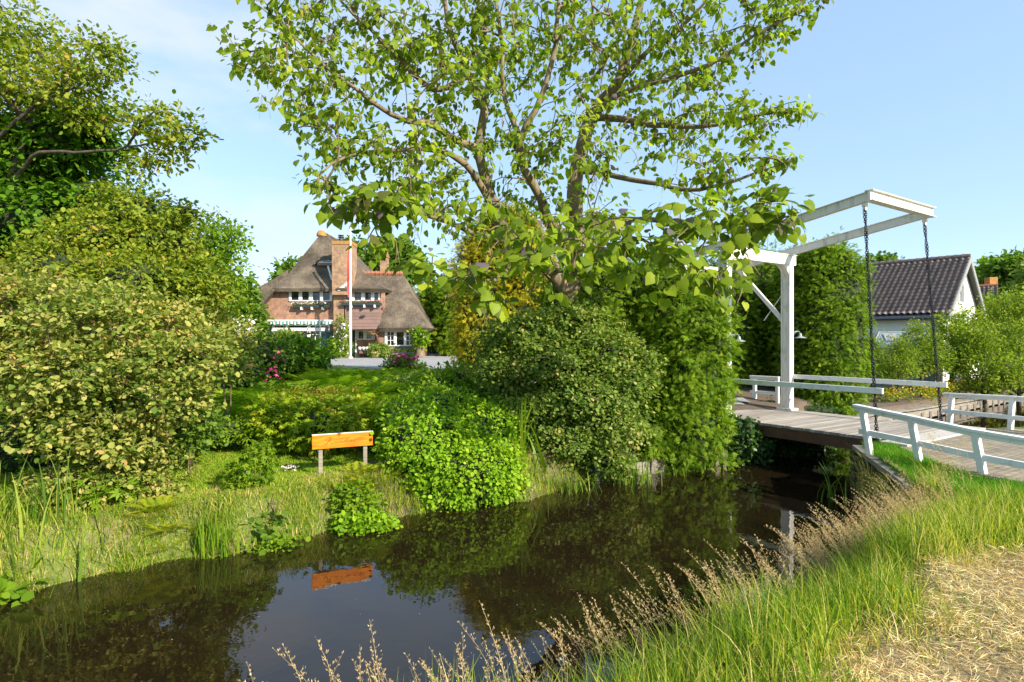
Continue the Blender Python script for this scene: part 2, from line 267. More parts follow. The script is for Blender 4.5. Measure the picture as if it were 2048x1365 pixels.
# ---------------------------------------------------------------- objects
def thing(name, label, cat, loc=(0, 0, 0), group=None):
    o = bpy.data.objects.new(name, None); COL.objects.link(o); o.empty_display_size = .3
    o.location = loc; o['label'] = label; o['category'] = cat
    if group: o['group'] = group
    return o
def tag(o, label, cat, group=None, kind=None):
    o['label'] = label; o['category'] = cat
    if group: o['group'] = group
    if kind: o['kind'] = kind
    return o
def world_loc(par):
    v = np.zeros(3)
    while par is not None: v += np.array(par.location); par = par.parent
    return v
class MB:
    def __init__(s): s.v = []; s.f = []
    def add(s, vs, fs):
        b = len(s.v); s.v += [tuple(map(float, p)) for p in vs]; s.f += [tuple(i+b for i in f) for f in fs]; return s
    def box(s, a, b):
        (x0, y0, z0), (x1, y1, z1) = a, b
        return s.add([(x0, y0, z0), (x1, y0, z0), (x1, y1, z0), (x0, y1, z0), (x0, y0, z1), (x1, y0, z1), (x1, y1, z1), (x0, y1, z1)],
                     [(0, 3, 2, 1), (4, 5, 6, 7), (0, 1, 5, 4), (1, 2, 6, 5), (2, 3, 7, 6), (3, 0, 4, 7)])
    def obox(s, c, ax, ay, az):          # centre and three half-axis vectors
        c, ax, ay, az = map(np.asarray, (c, ax, ay, az)); v = []
        for k in (-1, 1):
            for i, j in ((-1, -1), (1, -1), (1, 1), (-1, 1)): v.append(c+i*ax+j*ay+k*az)
        return s.add(v, [(0, 3, 2, 1), (4, 5, 6, 7), (0, 1, 5, 4), (1, 2, 6, 5), (2, 3, 7, 6), (3, 0, 4, 7)])
    def beam(s, p, q, wid, hgt, side=None):
        p, q = np.asarray(p, float), np.asarray(q, float); d = q-p; L = np.linalg.norm(d); d /= L
        side = np.cross(d, (0, 0, 1)) if side is None else np.asarray(side, float)
        side = side-d*side.dot(d); side /= np.linalg.norm(side); up = np.cross(side, d)
        return s.obox((p+q)/2, d*L/2, side*wid/2, up*hgt/2)
    def tube(s, pts, rad, n=6, cap=True):
        pts = [np.asarray(p, float) for p in pts]; m = len(pts)
        if not hasattr(rad, '__len__'): rad = [rad]*m
        t = [pts[min(i+1, m-1)]-pts[max(i-1, 0)] for i in range(m)]
        a = np.cross(t[0], (0, 0, 1)); 
        if np.linalg.norm(a) < 1e-4: a = np.array([1., 0, 0])
        vs = []
        for i in range(m):
            ti = t[i]/max(np.linalg.norm(t[i]), 1e-9); a = a-ti*a.dot(ti); a /= max(np.linalg.norm(a), 1e-9); b = np.cross(ti, a)
            for k in range(n):
                an = 2*math.pi*k/n; vs.append(pts[i]+rad[i]*(math.cos(an)*a+math.sin(an)*b))
        fs = [(i*n+k, i*n+(k+1) % n, (i+1)*n+(k+1) % n, (i+1)*n+k) for i in range(m-1) for k in range(n)]
        if cap: fs += [tuple(range(n))[::-1], tuple((m-1)*n+k for k in range(n))]
        return s.add(vs, fs)
    def prism(s, poly, off):             # planar polygon (3-D points) pushed along off
        n = len(poly); off = np.asarray(off, float); v = [np.asarray(p, float) for p in poly]; v += [p+off for p in v]
        return s.add(v, [tuple(range(n)), tuple(range(2*n-1, n-1, -1))]+[(i, i+n, (i+1) % n+n, (i+1) % n) for i in range(n)])
    def loft(s, A, B, th, sub=1):        # sheet between polylines A and B with thickness th (vector)
        n = len(A); vs = []; th = np.asarray(th, float)
        for a, b in zip(A, B):
            a, b = np.asarray(a, float), np.asarray(b, float)
            vs += [a, b, a+th, b+th]
        fs = []
        for i in range(n-1):
            k = 4*i; fs += [(k, k+1, k+5, k+4), (k+2, k+6, k+7, k+3), (k, k+4, k+6, k+2), (k+1, k+3, k+7, k+5)]
        fs += [(0, 2, 3, 1), (4*n-4, 4*n-3, 4*n-1, 4*n-2)]
        return s.add(vs, fs)
    def lathe(s, c, prof, n=12):
        vs = []; c = np.asarray(c, float)
        for r_, z in prof:
            for k in range(n): vs.append(c+np.array([r_*math.cos(2*math.pi*k/n), r_*math.sin(2*math.pi*k/n), z]))
        m = len(prof)
        return s.add(vs, [(i*n+k, i*n+(k+1) % n, (i+1)*n+(k+1) % n, (i+1)*n+k) for i in range(m-1) for k in range(n)]+[tuple(range(n))[::-1], tuple((m-1)*n+k for k in range(n))])
    def build(s, name, mat, parent=None, smooth=False, bevel=0, base=None):
        me = bpy.data.meshes.new(name); o = bpy.data.objects.new(name, me); COL.objects.link(o)
        org = world_loc(parent) if parent is not None else (np.asarray(base, float) if base is not None else np.zeros(3))
        me.from_pydata([tuple(np.array(p)-org) for p in s.v], [], s.f); me.materials.append(mat)
        if smooth: me.polygons.foreach_set('use_smooth', [True]*len(me.polygons))
        if parent is not None: o.parent = parent
        else: o.location = org
        me.update()
        if bevel:
            b = o.modifiers.new('bevel', 'BEVEL'); b.width = bevel; b.segments = 2; b.limit_method = 'ANGLE'
        return o
def unit(a): return a/np.maximum(np.linalg.norm(a, axis=-1, keepdims=True), 1e-9)
def quads_obj(name, parts, mat, parent=None, base=None, smooth=False):
    """parts: list of (verts (n,3), quads (m,4), rnd (n,))"""
    vs, qs, rs, off = [], [], [], 0
    for v, q, r_ in parts: vs.append(v); qs.append(q+off); rs.append(r_); off += len(v)
    v = np.concatenate(vs); q = np.concatenate(qs); r_ = np.concatenate(rs)
    org = world_loc(parent) if parent is not None else (np.asarray(base, float) if base is not None else np.zeros(3))
    v = v-org
    me = bpy.data.meshes.new(name); me.vertices.add(len(v)); me.vertices.foreach_set('co', v.astype(np.float32).ravel())
    me.loops.add(4*len(q)); me.loops.foreach_set('vertex_index', q.astype(np.int32).ravel())
    me.polygons.add(len(q)); me.polygons.foreach_set('loop_start', np.arange(0, 4*len(q), 4, dtype=np.int32))
    me.polygons.foreach_set('loop_total', np.full(len(q), 4, dtype=np.int32))
    if smooth: me.polygons.foreach_set('use_smooth', np.ones(len(q), dtype=bool))
    at = me.attributes.new('rnd', 'FLOAT', 'POINT'); at.data.foreach_set('value', r_.astype(np.float32))
    me.update(calc_edges=True); me.materials.append(mat)
    o = bpy.data.objects.new(name, me); COL.objects.link(o)
    if parent is not None: o.parent = parent
    else: o.location = org
    return o
# leaf templates: y = along the leaf, x = across, z = normal
def T(vs, qs): return np.array(vs, float), np.array(qs, int)
LEAF = {
 'diamond': T([(0, 0, 0), (.32, .45, .06), (0, 1, 0), (-.32, .45, .06)], [(0, 1, 2, 3)]),
 'oval': T([(0, 0, 0), (.30, .25, .07), (.27, .72, .05), (0, 1, -.05), (-.27, .72, .05), (-.30, .25, .07)], [(0, 1, 2, 3), (0, 3, 4, 5)]),
 'lance': T([(0, 0, 0), (.13, .35, .03), (0, 1, -.12), (-.13, .35, .03)], [(0, 1, 2, 3)]),
 'heart': T([(0, .06, 0), (.30, -.05, -.02), (.50, .22, -.06), (.40, .60, -.12), (0, 1.08, -.30), (-.40, .60, -.12), (-.50, .22, -.06), (-.30, -.05, -.02), (0, .55, -.02)],
            [(0, 1, 2, 8), (8, 2, 3, 4), (8, 4, 5, 6), (0, 8, 6, 7)]),
}
def mk_spray():
    vs, qs = [], []
    def leaf(x, y, a, L, w_):
        c, s_ = math.sin(a), math.cos(a); b = len(vs)
        z0 = -.18*y*y
        vs.extend([(x, y, z0), (x+c*L*.5+s_*w_, y+s_*L*.5-c*w_, z0), (x+c*L, y+s_*L, z0-.08*L), (x+c*L*.5-s_*w_, y+s_*L*.5+c*w_, z0)]); qs.append((b, b+1, b+2, b+3))
    for k, y in enumerate((.05, .27, .5)):
        L = .52-.12*k
        leaf(0, y, .85, L, .065); leaf(0, y, -.85, L, .065)
    leaf(0, .3, 0, .75, .06); leaf(0, 0, 0, .6, .07)
    return T(vs, qs)
LEAF['spray'] = mk_spray()
def mk_palm():
    vs, qs = [], []
    for a, L in ((0, 1), (.7, .85), (-.7, .85), (1.5, .6), (-1.5, .6)):
        c, s_ = math.sin(a), math.cos(a); b = len(vs); w_ = .14
        vs.extend([(0, 0, 0), (c*L*.5+s_*w_, s_*L*.5-c*w_, .05), (c*L, s_*L, -.12), (c*L*.5-s_*w_, s_*L*.5+c*w_, .05)]); qs.append((b, b+1, b+2, b+3))
    return T(vs, qs)
LEAF['palm'] = mk_palm()
def mk_frond(n=15, arch=.45):
    vs, qs = [], []
    def c(t): return np.array([0, t*(1-.15*t), -arch*t*t*.9])
    for k in range(n):
        t = .08+.9*k/n; p = c(t); L = .30*math.sin(math.pi*min(1, .16+t*.84))**.7+.03; w_ = .27/n
        for sg in (1, -1):
            b = len(vs); tip = p+np.array([sg*L, L*.35, -.10*L]); m_ = (p+tip)/2
            vs.extend([p, m_+(0, w_, 0), tip, m_-(0, w_, 0)]); qs.append((b, b+1, b+2, b+3))
    return T([tuple(v) for v in vs], qs)
LEAF['frond'] = mk_frond()
def inst(tpl, pos, ydir, nrm, scale, rnd, sx=1.0):
    tv, tq = LEAF[tpl]; n = len(pos)
    y = unit(ydir); z = nrm-y*np.sum(nrm*y, 1, keepdims=True); z = unit(z); x = np.cross(y, z)
    s = np.broadcast_to(np.asarray(scale, float), (n,))[:, None, None]
    v = pos[:, None, :]+s*(tv[None, :, 0:1]*sx*x[:, None, :]+tv[None, :, 1:2]*y[:, None, :]+tv[None, :, 2:3]*z[:, None, :])
    q = tq[None]+(np.arange(n)*len(tv))[:, None, None]
    return v.reshape(-1, 3), q.reshape(-1, 4), np.repeat(rnd, len(tv))
def blob(px, py, d, rx, ry, rz, p=2.0, wgt=1.0):      # ellipsoid measured on the photo: pixel radii, depth radius in m
    return (P(px, py, d), np.array([rx/F*d, rz, ry/F*d]), p, wgt)
def dirs(n, p=2.0):
    v = unit(rng.normal(size=(n, 3)))
    if p != 2: v = v/((np.abs(v)**p).sum(1, keepdims=True)**(1/p))
    return v
def blob_pts(blobs, n, shell=.55, floor=None):
    area = np.array([b[3]*(b[1][0]*b[1][1]+b[1][1]*b[1][2]+b[1][0]*b[1][2]) for b in blobs]); cnt = (area/area.sum()*n).astype(int)+1
    pos, out = [], []
    for (c, r_, p, _), k in zip(blobs, cnt):
        dv = dirs(k, p); rad = shell+(1-shell)*rng.random(k)**.6
        rad *= 1+.10*rng.normal(size=k)*.8
        q = c+dv*rad[:, None]*r_
        keep = np.ones(k, bool)
        for (c2, r2, p2, _2) in blobs:
            if c2 is c: continue
            dd = ((np.abs((q-c2)/r2)**p2).sum(1))**(1/p2); keep &= dd > shell*.85
        pos.append(q[keep]); out.append(unit(dv*r_[[2, 2, 2]]/np.maximum(r_, .01))[keep])
    pos, out = np.concatenate(pos), np.concatenate(out)
    if floor is not None:
        k = pos[:, 2] > floor(pos[:, 0], pos[:, 1]) if callable(floor) else pos[:, 2] > floor
        pos, out = pos[k], out[k]
    return pos, out
def leaves_on(pos, out, per, spread, tpl, size, up=.5, droop=.2, rand=.7, outw=.6, flat=1.0, svar=.3, crnd=.35, sx=1.0, ybias=(0, 0, 0)):
    """clusters of `per` leaves round each point"""
    n = len(pos); off = rng.normal(size=(n, per, 3))*spread; off[..., 2] *= flat
    p = (pos[:, None]+off).reshape(-1, 3); o = np.repeat(out, per, 0)
    N = len(p); nr = o*outw+np.array([0, 0, up])+rng.normal(size=(N, 3))*rand*.5
    yd = rng.normal(size=(N, 3))*rand+o*.6+off.reshape(-1, 3)/max(spread, 1e-6)*.5+np.array([0, 0, -droop])+np.array(ybias)
    cl = np.repeat(rng.random(n), per); rn = np.clip(rng.random(N)*(1-crnd)+cl*crnd, 0, 1)
    return inst(tpl, p, yd, nr, size*(1+svar*rng.normal(size=N)).clip(.4, 1.8), rn, sx)
def skeleton(mains, tips, step=.35, rtip=.006, pen=.0, sag=.15, rootr=.12):
    """branch net: main limbs traced, every tip joined to the nearest branch by a curved chain. returns MB tubes"""
    cap = 60000; N = np.zeros((cap, 3)); par = np.full(cap, -1); D = np.zeros((cap, 3)); rmin = np.zeros(cap); n = 0; chains = []
    for path, radii, att in mains:
        ch = []
        if att and n:
            j = int(np.argmin(((N[:n]-path[0])**2).sum(1))); ch.append(j)
        # resample with gentle noise
        for i in range(len(path)-1):
            k = max(1, int(np.linalg.norm(path[i+1]-path[i])/step))
            for t in range(k):
                f = t/k; 
                if att and i == 0 and t == 0: continue
                p0 = path[max(i-1, 0)]; p1 = path[i]; p2 = path[i+1]; p3 = path[min(i+2, len(path)-1)]
                q = .5*((2*p1)+(-p0+p2)*f+(2*p0-5*p1+4*p2-p3)*f*f+(-p0+3*p1-3*p2+p3)*f**3)+rng.normal(size=3)*.012
                N[n] = q; par[n] = ch[-1] if ch else -1; rmin[n] = radii[i]*(1-f)+radii[i+1]*f; D[n] = unit(p2-p1); ch.append(n); n += 1
        N[n] = path[-1]; par[n] = ch[-1]; rmin[n] = radii[-1]; D[n] = unit(path[-1]-path[-2]); ch.append(n); n += 1
        chains.append(ch)
    if len(tips):
        dm = ((tips[:, None]-N[None, :n:2])**2).sum(2).min(1); order = np.argsort(dm)
        for ti in order:
            t = tips[ti]; v = t-N[:n]; dist = np.sqrt((v**2).sum(1)); al = (v*D[:n]).sum(1)/np.maximum(dist, 1e-6)
            j = int(np.argmin(dist*(1.25-.45*al))); L = dist[j]; k = max(2, int(L/step)+1)
            if n+k >= cap: break
            p0 = N[j]; c1 = p0+D[j]*L*.35+np.array([0, 0, .06*L]); ch = [j]
            c2 = t-unit(t-p0)*L*.3+np.array([0, 0, sag*L])
            last = p0
            for a in range(1, k+1):
                f = a/k; q = (1-f)**3*p0+3*(1-f)**2*f*c1+3*(1-f)*f*f*c2+f**3*t
                if a < k: q = q+rng.normal(size=3)*.03*min(L, 1)
                N[n] = q; par[n] = ch[-1]; D[n] = unit(q-last); last = q; ch.append(n); n += 1
            chains.append(ch)
    w_ = np.zeros(n); child = np.zeros(n, bool)
    for i in range(n):
        if par[i] >= 0: child[par[i]] = True
    w_[~child] = 1
    for i in range(n-1, -1, -1):
        if par[i] >= 0: w_[par[i]] += w_[i]
    rad = np.maximum(rtip*np.maximum(w_, 1)**.42, rmin[:n]); rad = np.minimum(rad, np.where(rmin[:n] > 0, rmin[:n], rootr))
    mb = MB()
    for ch in chains:
        if len(ch) < 2: continue
        rr = [rad[i] for i in ch]; rr[0] = min(rr[0], rr[1]*1.3)
        big = max(rr); mb.tube([N[i] for i in ch], rr, 10 if big > .06 else (5 if big > .02 else 3), cap=False)
    return mb
def ribbons(pos, h, wd, bend, az, rnd, rows=4, curve=2.0, tip=.05, tilt=None):
    """grass blades: pos (n,3); h length; wd width; bend horizontal reach / h; az azimuth of lean"""
    n = len(pos); t = np.linspace(0, 1, rows); hd = np.stack([np.cos(az), np.sin(az), np.zeros(n)], 1)
    sa = az+np.pi/2+rng.normal(size=n)*.5; sd = np.stack([np.cos(sa), np.sin(sa), np.zeros(n)], 1)
    hh = (h*bend)[:, None]*(t**curve)[None]; zz = h[:, None]*(t[None]-(.35*bend[:, None]*t[None]**2.4)).clip(-1, 2)
    c = pos[:, None]+hd[:, None]*hh[..., None]+np.array([0, 0, 1.])*zz[..., None]
    wv = (wd[:, None]*(1-t[None]**1.7)*.5+wd[:, None]*tip*.5)[..., None]*sd[:, None]
    v = np.stack([c-wv, c+wv], 2).reshape(-1, 3)
    k = np.arange(rows-1); q = np.stack([2*k, 2*k+1, 2*k+3, 2*k+2], 1); q = (q[None]+(np.arange(n)*rows*2)[:, None, None]).reshape(-1, 4)
    return v, q, np.repeat(rnd, rows*2)
def tubes_part(pts_list, rad, rnd):
    mb = MB()
    for p in pts_list: mb.tube(p, rad, 3, cap=False)
    return np.array(mb.v), np.array(mb.f), np.full(len(mb.v), rnd)

# ---------------------------------------------------------------- terrain
FARB = [(-60, -14), (-20, 1.2), (-9, 5.3), (-5.9, 6.45), (-5.4, 7.2), (-4.2, 7.9), (-2.97, 8.75), (-1.8, 9.9), (.3, 10.8), (1.8, 12.1), (3.2, 13.0), (5.1, 13.8), (5.85, 14.7), (8.3, 16.3), (9.0, 17.3), (9.9, 18.3), (12.6, 20.1), (15.1, 21.6), (26.7, 29.7), (60, 52)]
NEARB = [(-60, -17), (-20, -2.2), (-6, .6), (-2.2, 2.7), (-.9, 3.55), (.2, 4.15), (1.2, 4.75), (2.3, 5.6), (3.5, 6.6), (4.7, 7.5), (5.5, 8.0), (6.95, 11.5), (10.1, 13.5), (12.2, 13.9), (20, 17.5), (60, 37)]
FB, NBK = np.array(FARB, float), np.array(NEARB, float)
def seg_dist(x, y, line):
    best = np.full(x.shape, 1e9)
    for (ax, ay), (bx, by) in zip(line[:-1], line[1:]):
        dx, dy = bx-ax, by-ay; t = np.clip(((x-ax)*dx+(y-ay)*dy)/(dx*dx+dy*dy), 0, 1)
        best = np.minimum(best, np.hypot(x-ax-t*dx, y-ay-t*dy))
    return best
def sstep(a, b, x): t = np.clip((x-a)/(b-a), 0, 1); return t*t*(3-2*t)
def inside_poly(x, y, poly):
    ins = np.zeros(x.shape, bool); n = len(poly)
    for i in range(n):
        x0, y0 = poly[i]; x1, y1 = poly[(i+1) % n]
        if y0 == y1: continue
        c = ((y0 > y) != (y1 > y)) & (x < (x1-x0)*(y-y0)/(y1-y0)+x0); ins ^= c
    return ins
CANAL = FARB+NEARB[::-1]
def ground_h(x, y):
    x = np.asarray(x, float); y = np.asarray(y, float); sh = np.broadcast(x, y).shape; x = np.broadcast_to(x, sh); y = np.broadcast_to(y, sh)
    wx = x+np.where(x < 4.6, .10*np.sin(3.3*y+1.3*x)+.05*np.sin(8.1*y+2), 0)*sstep(4.6, 3.6, x); wy = y+.10*np.sin(2.9*x+.7)*sstep(4.6, 3.6, x)+.06*np.sin(7.3*x)*sstep(4.6, 3.6, x)
    ins = inside_poly(wx, wy, CANAL); df = seg_dist(wx, wy, FARB); dn = seg_dist(wx, wy, NEARB)
    far = df < dn
    gx = sstep(9.2, 12, x)*sstep(6, 40, 60-y*.2+x*.0)
    gard = .62+1.06*sstep(11.5, 24, y)
    gard = gard*(1-sstep(8.8, 11.5, x))+(.55)*sstep(8.8, 11.5, x)
    pathw = np.exp(-((x-(6.9-(y-15.7)*.636))/1.9)**2)*sstep(13.9, 14.6, y)*sstep(10.5, 8.5, x*1.0)
    gard = gard*(1-pathw)+np.maximum(gard, .93+.0*y)*pathw
    bw = .75-.66*sstep(4.2, 5.1, x)                    # bank turns into a boarded edge near the bridge
    hf = -.03+(gard+.03)*sstep(0, 1, df/bw)**.8
    near = 1.30-.37*sstep(5, 8.4, y)
    bwn = 1.7-1.6*sstep(7.0, 8.0, y)
    hn = -.03+(near+.03)*sstep(0, 1, dn/bwn)
    h = np.where(far, hf, hn)
    h = np.where(ins, -.03-.8*np.clip(np.minimum(df, dn)/.5, 0, 1), h)
    bump = .025*np.sin(x*2.3+1)*np.sin(y*1.9)+.015*np.sin(x*5.1)*np.sin(y*4.3+2)
    return h+np.where(ins, 0, bump*np.clip(np.minimum(df, dn), 0, 1)*np.where(y > 9, np.where(x > 6, .1, 1), np.where(x > 6, .4, 1)))
def gz(x, y): return float(ground_h(np.array([x]), np.array([y]))[0])
xs = np.concatenate([np.array([-3000, -1200, -500, -220, -120, -80]), np.arange(-60, -14, 2.), np.arange(-14, 16, .16), np.arange(16, 40, .8), np.array([42, 50, 60, 80, 120, 220, 500, 1200, 3000])])
ys = np.concatenate([np.array([-2000, -600, -200, -80, -30, -16, -8, -4, -2]), np.arange(-1, 24, .16), np.arange(24, 62, 1.), np.array([66, 75, 90, 120, 200, 400, 1000, 3000, 5500])])
GX, GY = np.meshgrid(xs, ys); GZ = ground_h(GX, GY)
me = bpy.data.meshes.new('ground'); nx, ny = len(xs), len(ys)
v = np.stack([GX, GY, GZ], -1).reshape(-1, 3); ii = (np.arange(ny-1)[:, None]*nx+np.arange(nx-1)[None]).ravel()
q = np.stack([ii, ii+1, ii+1+nx, ii+nx], 1)
me.vertices.add(len(v)); me.vertices.foreach_set('co', v.astype(np.float32).ravel()); me.loops.add(4*len(q)); me.loops.foreach_set('vertex_index', q.astype(np.int32).ravel())
me.polygons.add(len(q)); me.polygons.foreach_set('loop_start', np.arange(0, 4*len(q), 4, dtype=np.int32)); me.polygons.foreach_set('loop_total', np.full(len(q), 4, dtype=np.int32))
me.polygons.foreach_set('use_smooth', np.ones(len(q), dtype=bool))
X_, Y_ = v[:, 0], v[:, 1]; dF = seg_dist(X_, Y_, FARB); dN = seg_dist(X_, Y_, NEARB); farm = (dF < dN)
def straw_w(x, y):            # mown strip under the camera, to the right
    return sstep(-.3, .35, x-np.interp(y, [0, 2.2, 2.83, 3.13, 3.75, 4.5, 4.8], [.6, 1.2, 1.6, 1.85, 2.5, 3.5, 4.6])+.18*np.sin(y*5)+.12*np.sin(x*7))*sstep(5.3, 4.7, y+.1*np.sin(x*3))
stw = np.where(farm, .45*sstep(1.3, .3, np.abs(dF-1.1))*(X_ < 1)+.3*sstep(.6, .85, .5+.5*np.sin(X_*1.7+Y_)*np.sin(Y_*1.3)), straw_w(X_, Y_))
soil = np.where(farm, np.maximum(sstep(9.5, 10.5, X_), sstep(10.9, 12.4, Y_-.12*X_)*(X_ < 9.5)*sstep(24, 23, Y_)), 0)
soil = np.maximum(soil, np.where(farm, sstep(1.0, .4, np.hypot(X_+2.35, (Y_-10.6)*.7)), 0))
soil = np.maximum(soil, sstep(.12, .03, np.minimum(dF, dN))*.9)
zone = np.stack([np.clip(stw, 0, 1), np.clip(soil, 0, 1), np.zeros(len(v)), np.ones(len(v))], 1)
ca = me.color_attributes.new('zone', 'FLOAT_COLOR', 'POINT'); ca.data.foreach_set('color', zone.astype(np.float32).ravel())
me.update(calc_edges=True); me.materials.append(M['ground'])
go = bpy.data.objects.new('ground', me); COL.objects.link(go); go['kind'] = 'structure'
mb = MB(); mb.prism([(x, y, -.012) for x, y in [(-62, -20), (-62, -12)]+[(x-.4 if i < 6 else x-.25, y+.35) for i, (x, y) in enumerate(FARB[1:])]+[(60, 36)]+[(x, y-.4) for x, y in NEARB[::-1][1:]]], (0, 0, .012))
wob = MB(); wob.add([(-62, -22, 0), (62, -22, 0), (62, 56, 0), (-62, 56, 0)], [(0, 1, 2, 3)])
wt = wob.build('water', M['water']); wt['kind'] = 'structure'

def sheet(name, poly, mat, lift=.02, res=.5, kind='structure'):
    """surface laid on the ground inside a polygon"""
    x0, x1 = min(p[0] for p in poly), max(p[0] for p in poly); y0, y1 = min(p[1] for p in poly), max(p[1] for p in poly)
    gx = np.arange(x0, x1+res, res); gy = np.arange(y0, y1+res, res); A, B = np.meshgrid(gx, gy); ins = inside_poly(A, B, poly)
    H = ground_h(A, B)+lift; idx = -np.ones(A.shape, int); vs = []; fs = []
    def g(i, j):
        if idx[i, j] < 0: idx[i, j] = len(vs); vs.append((A[i, j], B[i, j], H[i, j]))
        return idx[i, j]
    for i in range(A.shape[0]-1):
        for j in range(A.shape[1]-1):
            if ins[i, j] or ins[i+1, j+1] or ins[i, j+1] or ins[i+1, j]: fs.append((g(i, j), g(i, j+1), g(i+1, j+1), g(i+1, j)))
    m_ = MB(); m_.v = vs; m_.f = fs; o = m_.build(name, mat, smooth=True); o['kind'] = kind; return o
sheet('gravel_drive', [(-18, 34), (-11, 30), (-5, 25.5), (-1.5, 22.2), (2, 20.5), (4.5, 18.5), (6.5, 19.5), (3, 24), (0, 34), (2, 62), (-9.5, 64), (-9, 44), (-18, 43.7)], M['gravel'], .03, .4)
kb = MB()
kp = [(-18, 33.6), (-11, 29.6), (-5, 25.1), (-1.5, 21.8), (2, 20.1), (4.5, 18.1)]
for a, b in zip(kp[:-1], kp[1:]): kb.beam((*a, gz(*a)+.07), (*b, gz(*b)+.07), .35, .16)
o = kb.build('drive_edging', M['stonestrip'], bevel=.02); o['kind'] = 'structure'

# ---------------------------------------------------------------- drawbridge
LP = np.array([5.61, 15.0, 0]); RP = np.array([8.01, 16.55, 0]); UZ = np.array([0, 0, 1.])
DZ = 1.0
br = thing('drawbridge', 'white steel drawbridge with lifting arms hung on chains over the ditch', 'drawbridge', (6.8, 15.8, .9))
def along(base, t, z, s=0): return base-U1*t+UZ*z+U2*s
W = 2.857
mb = MB()
def fr(s, z): return LP+U2*s+UZ*z-U1*.11
pw = .13
outl = [fr(-pw/2, DZ), fr(-pw/2, 5.40), fr(W+pw/2, 5.40), fr(W+pw/2, DZ), fr(W-pw/2, DZ), fr(W-pw/2, 4.72)]
for k in range(1, 7): a = R(15*k); outl.append(fr(W-pw/2-.5+.5*math.cos(a), 4.72+.5*math.sin(a)))
for k in range(0, 7): a = R(90+15*k); outl.append(fr(pw/2+.5+.5*math.cos(a), 4.72+.5*math.sin(a)))
outl += [fr(pw/2, DZ)]
# thin web with flanges like a rolled section
mb.prism(outl, U1*.22)
o = mb.build('portal_frame', M['cream'], br, bevel=.012)
for s in (0, W):
    c = LP+U2*s; mb = MB()
    for off in (-.125, .125): mb.obox(c+U1*off+UZ*(DZ+2.1), U1*.014, U2*(pw/2+.035), UZ*2.1)
    mb.obox(c+UZ*(DZ+.03), U1*.24, U2*.17, UZ*.03)
    mb.build('post_flanges', M['cream'], br, bevel=.005)
    mb = MB(); mb.tube([c-U1*.2-U2*.10+UZ*(DZ+.03+.16+.16*math.sin(R(a))) - U2*(.14*math.cos(R(a))) for a in range(-90, 100, 30)], .018, 6); mb.build('mooring_hook', M['cream'], br)
mb = MB(); mb.obox((LP+RP)/2-U1*.125+UZ*5.33, U2*(W/2+.22), U1*.015, UZ*.14); mb.obox((LP+RP)/2+UZ*5.48, U2*(W/2+.25), U1*.16, UZ*.012)
mb.build('crosshead', M['cream'], br, bevel=.006)
ZA0 = 5.56; ZA1 = 6.04; TT = 3.50
def armp(s, t): return along(LP, t, ZA0+(ZA1-ZA0)*t/TT, s)
for s in (.0, W):
    mb = MB(); a, b = armp(s, -2.3), armp(s, TT+.06); mb.beam(a, b, .06, .175)
    dd = unit(b-a); up = np.cross(unit(np.cross(dd, UZ)), dd); 
    for k in (-1, 1): mb.obox((a+b)/2+up*k*.094, dd*np.linalg.norm(b-a)/2, unit(np.cross(dd, UZ))*.065, up*.009)
    mb.build('lifting_arm', M['cream'], br, bevel=.004)
mb = MB(); a, b = armp(-.09, TT+.10), armp(W+.09, TT+.10)
mb.obox((a+b)/2, U2*np.linalg.norm(b-a)/2, U1*.03, UZ*.10)
for k in (-1, 1): mb.obox((a+b)/2+UZ*k*.107, U2*np.linalg.norm(b-a)/2, U1*.09, UZ*.009)
mb.build('end_beam', M['cream'], br, bevel=.004)
mb = MB(); mb.obox((armp(0, -2.1)+armp(W, -2.1))/2-UZ*.1, U2*(W/2-.05), U1*.18, UZ*.14); mb.build('counterweight', M['cream'], br, bevel=.02)
for s in (0, W):
    mb = MB(); c = LP+U2*s
    mb.beam(c+UZ*3.45, armp(s, -1.62)-UZ*.1, .09, .11); o = mb.build('brace', M['cream'], br, bevel=.004)
mb = MB(); mb.tube([RP+UZ*4.56, RP+U1*.75+UZ*3.62], .012, 6); mb.build('tie_rod', M['cream'], br); mb = MB(); mb.tube([LP+UZ*4.56, LP+U1*.75+UZ*3.62], .012, 6); mb.build('tie_rod', M['cream'], br)
mb = MB()
c0 = along(LP, -1.6, 0, -.16); c1 = along(LP, 4.02, 0, -.16); wd = W+.34
cc = (c0+c1)/2+U2*wd/2+UZ*(DZ-.035); L = np.linalg.norm(c1-c0)
npl = 35
for k in range(npl):
    t = -1.6+(5.62)*(k+.5)/npl; e = rng.normal()*.012
    mb.obox(along(LP, t, DZ-.03+rng.normal()*.001, -.16+wd/2), U1*(5.62/npl/2-.004), U2*(wd/2+e), UZ*.03)
mb.build('deck', M['deck'], br)
mb = MB()
for s in (-.10, W+.12, W/2): mb.obox(along(LP, 1.95, DZ-.19, s), U1*2.05, U2*.05, UZ*.125)
mb.obox(along(LP, 3.98, DZ-.19, W/2), U2*(W/2+.12), U1*.05, UZ*.12)
mb.build('girder', M['rust'], br)
for s, t0, t1 in ((-.10, -.1, 3.88), (W+.10, .0, 3.90)):
    mb = MB(); mb.beam(along(LP, t0, DZ+.97, s), along(LP, t1, DZ+.97, s), .07, .12); mb.build('handrail', M['white'], br, bevel=.006)
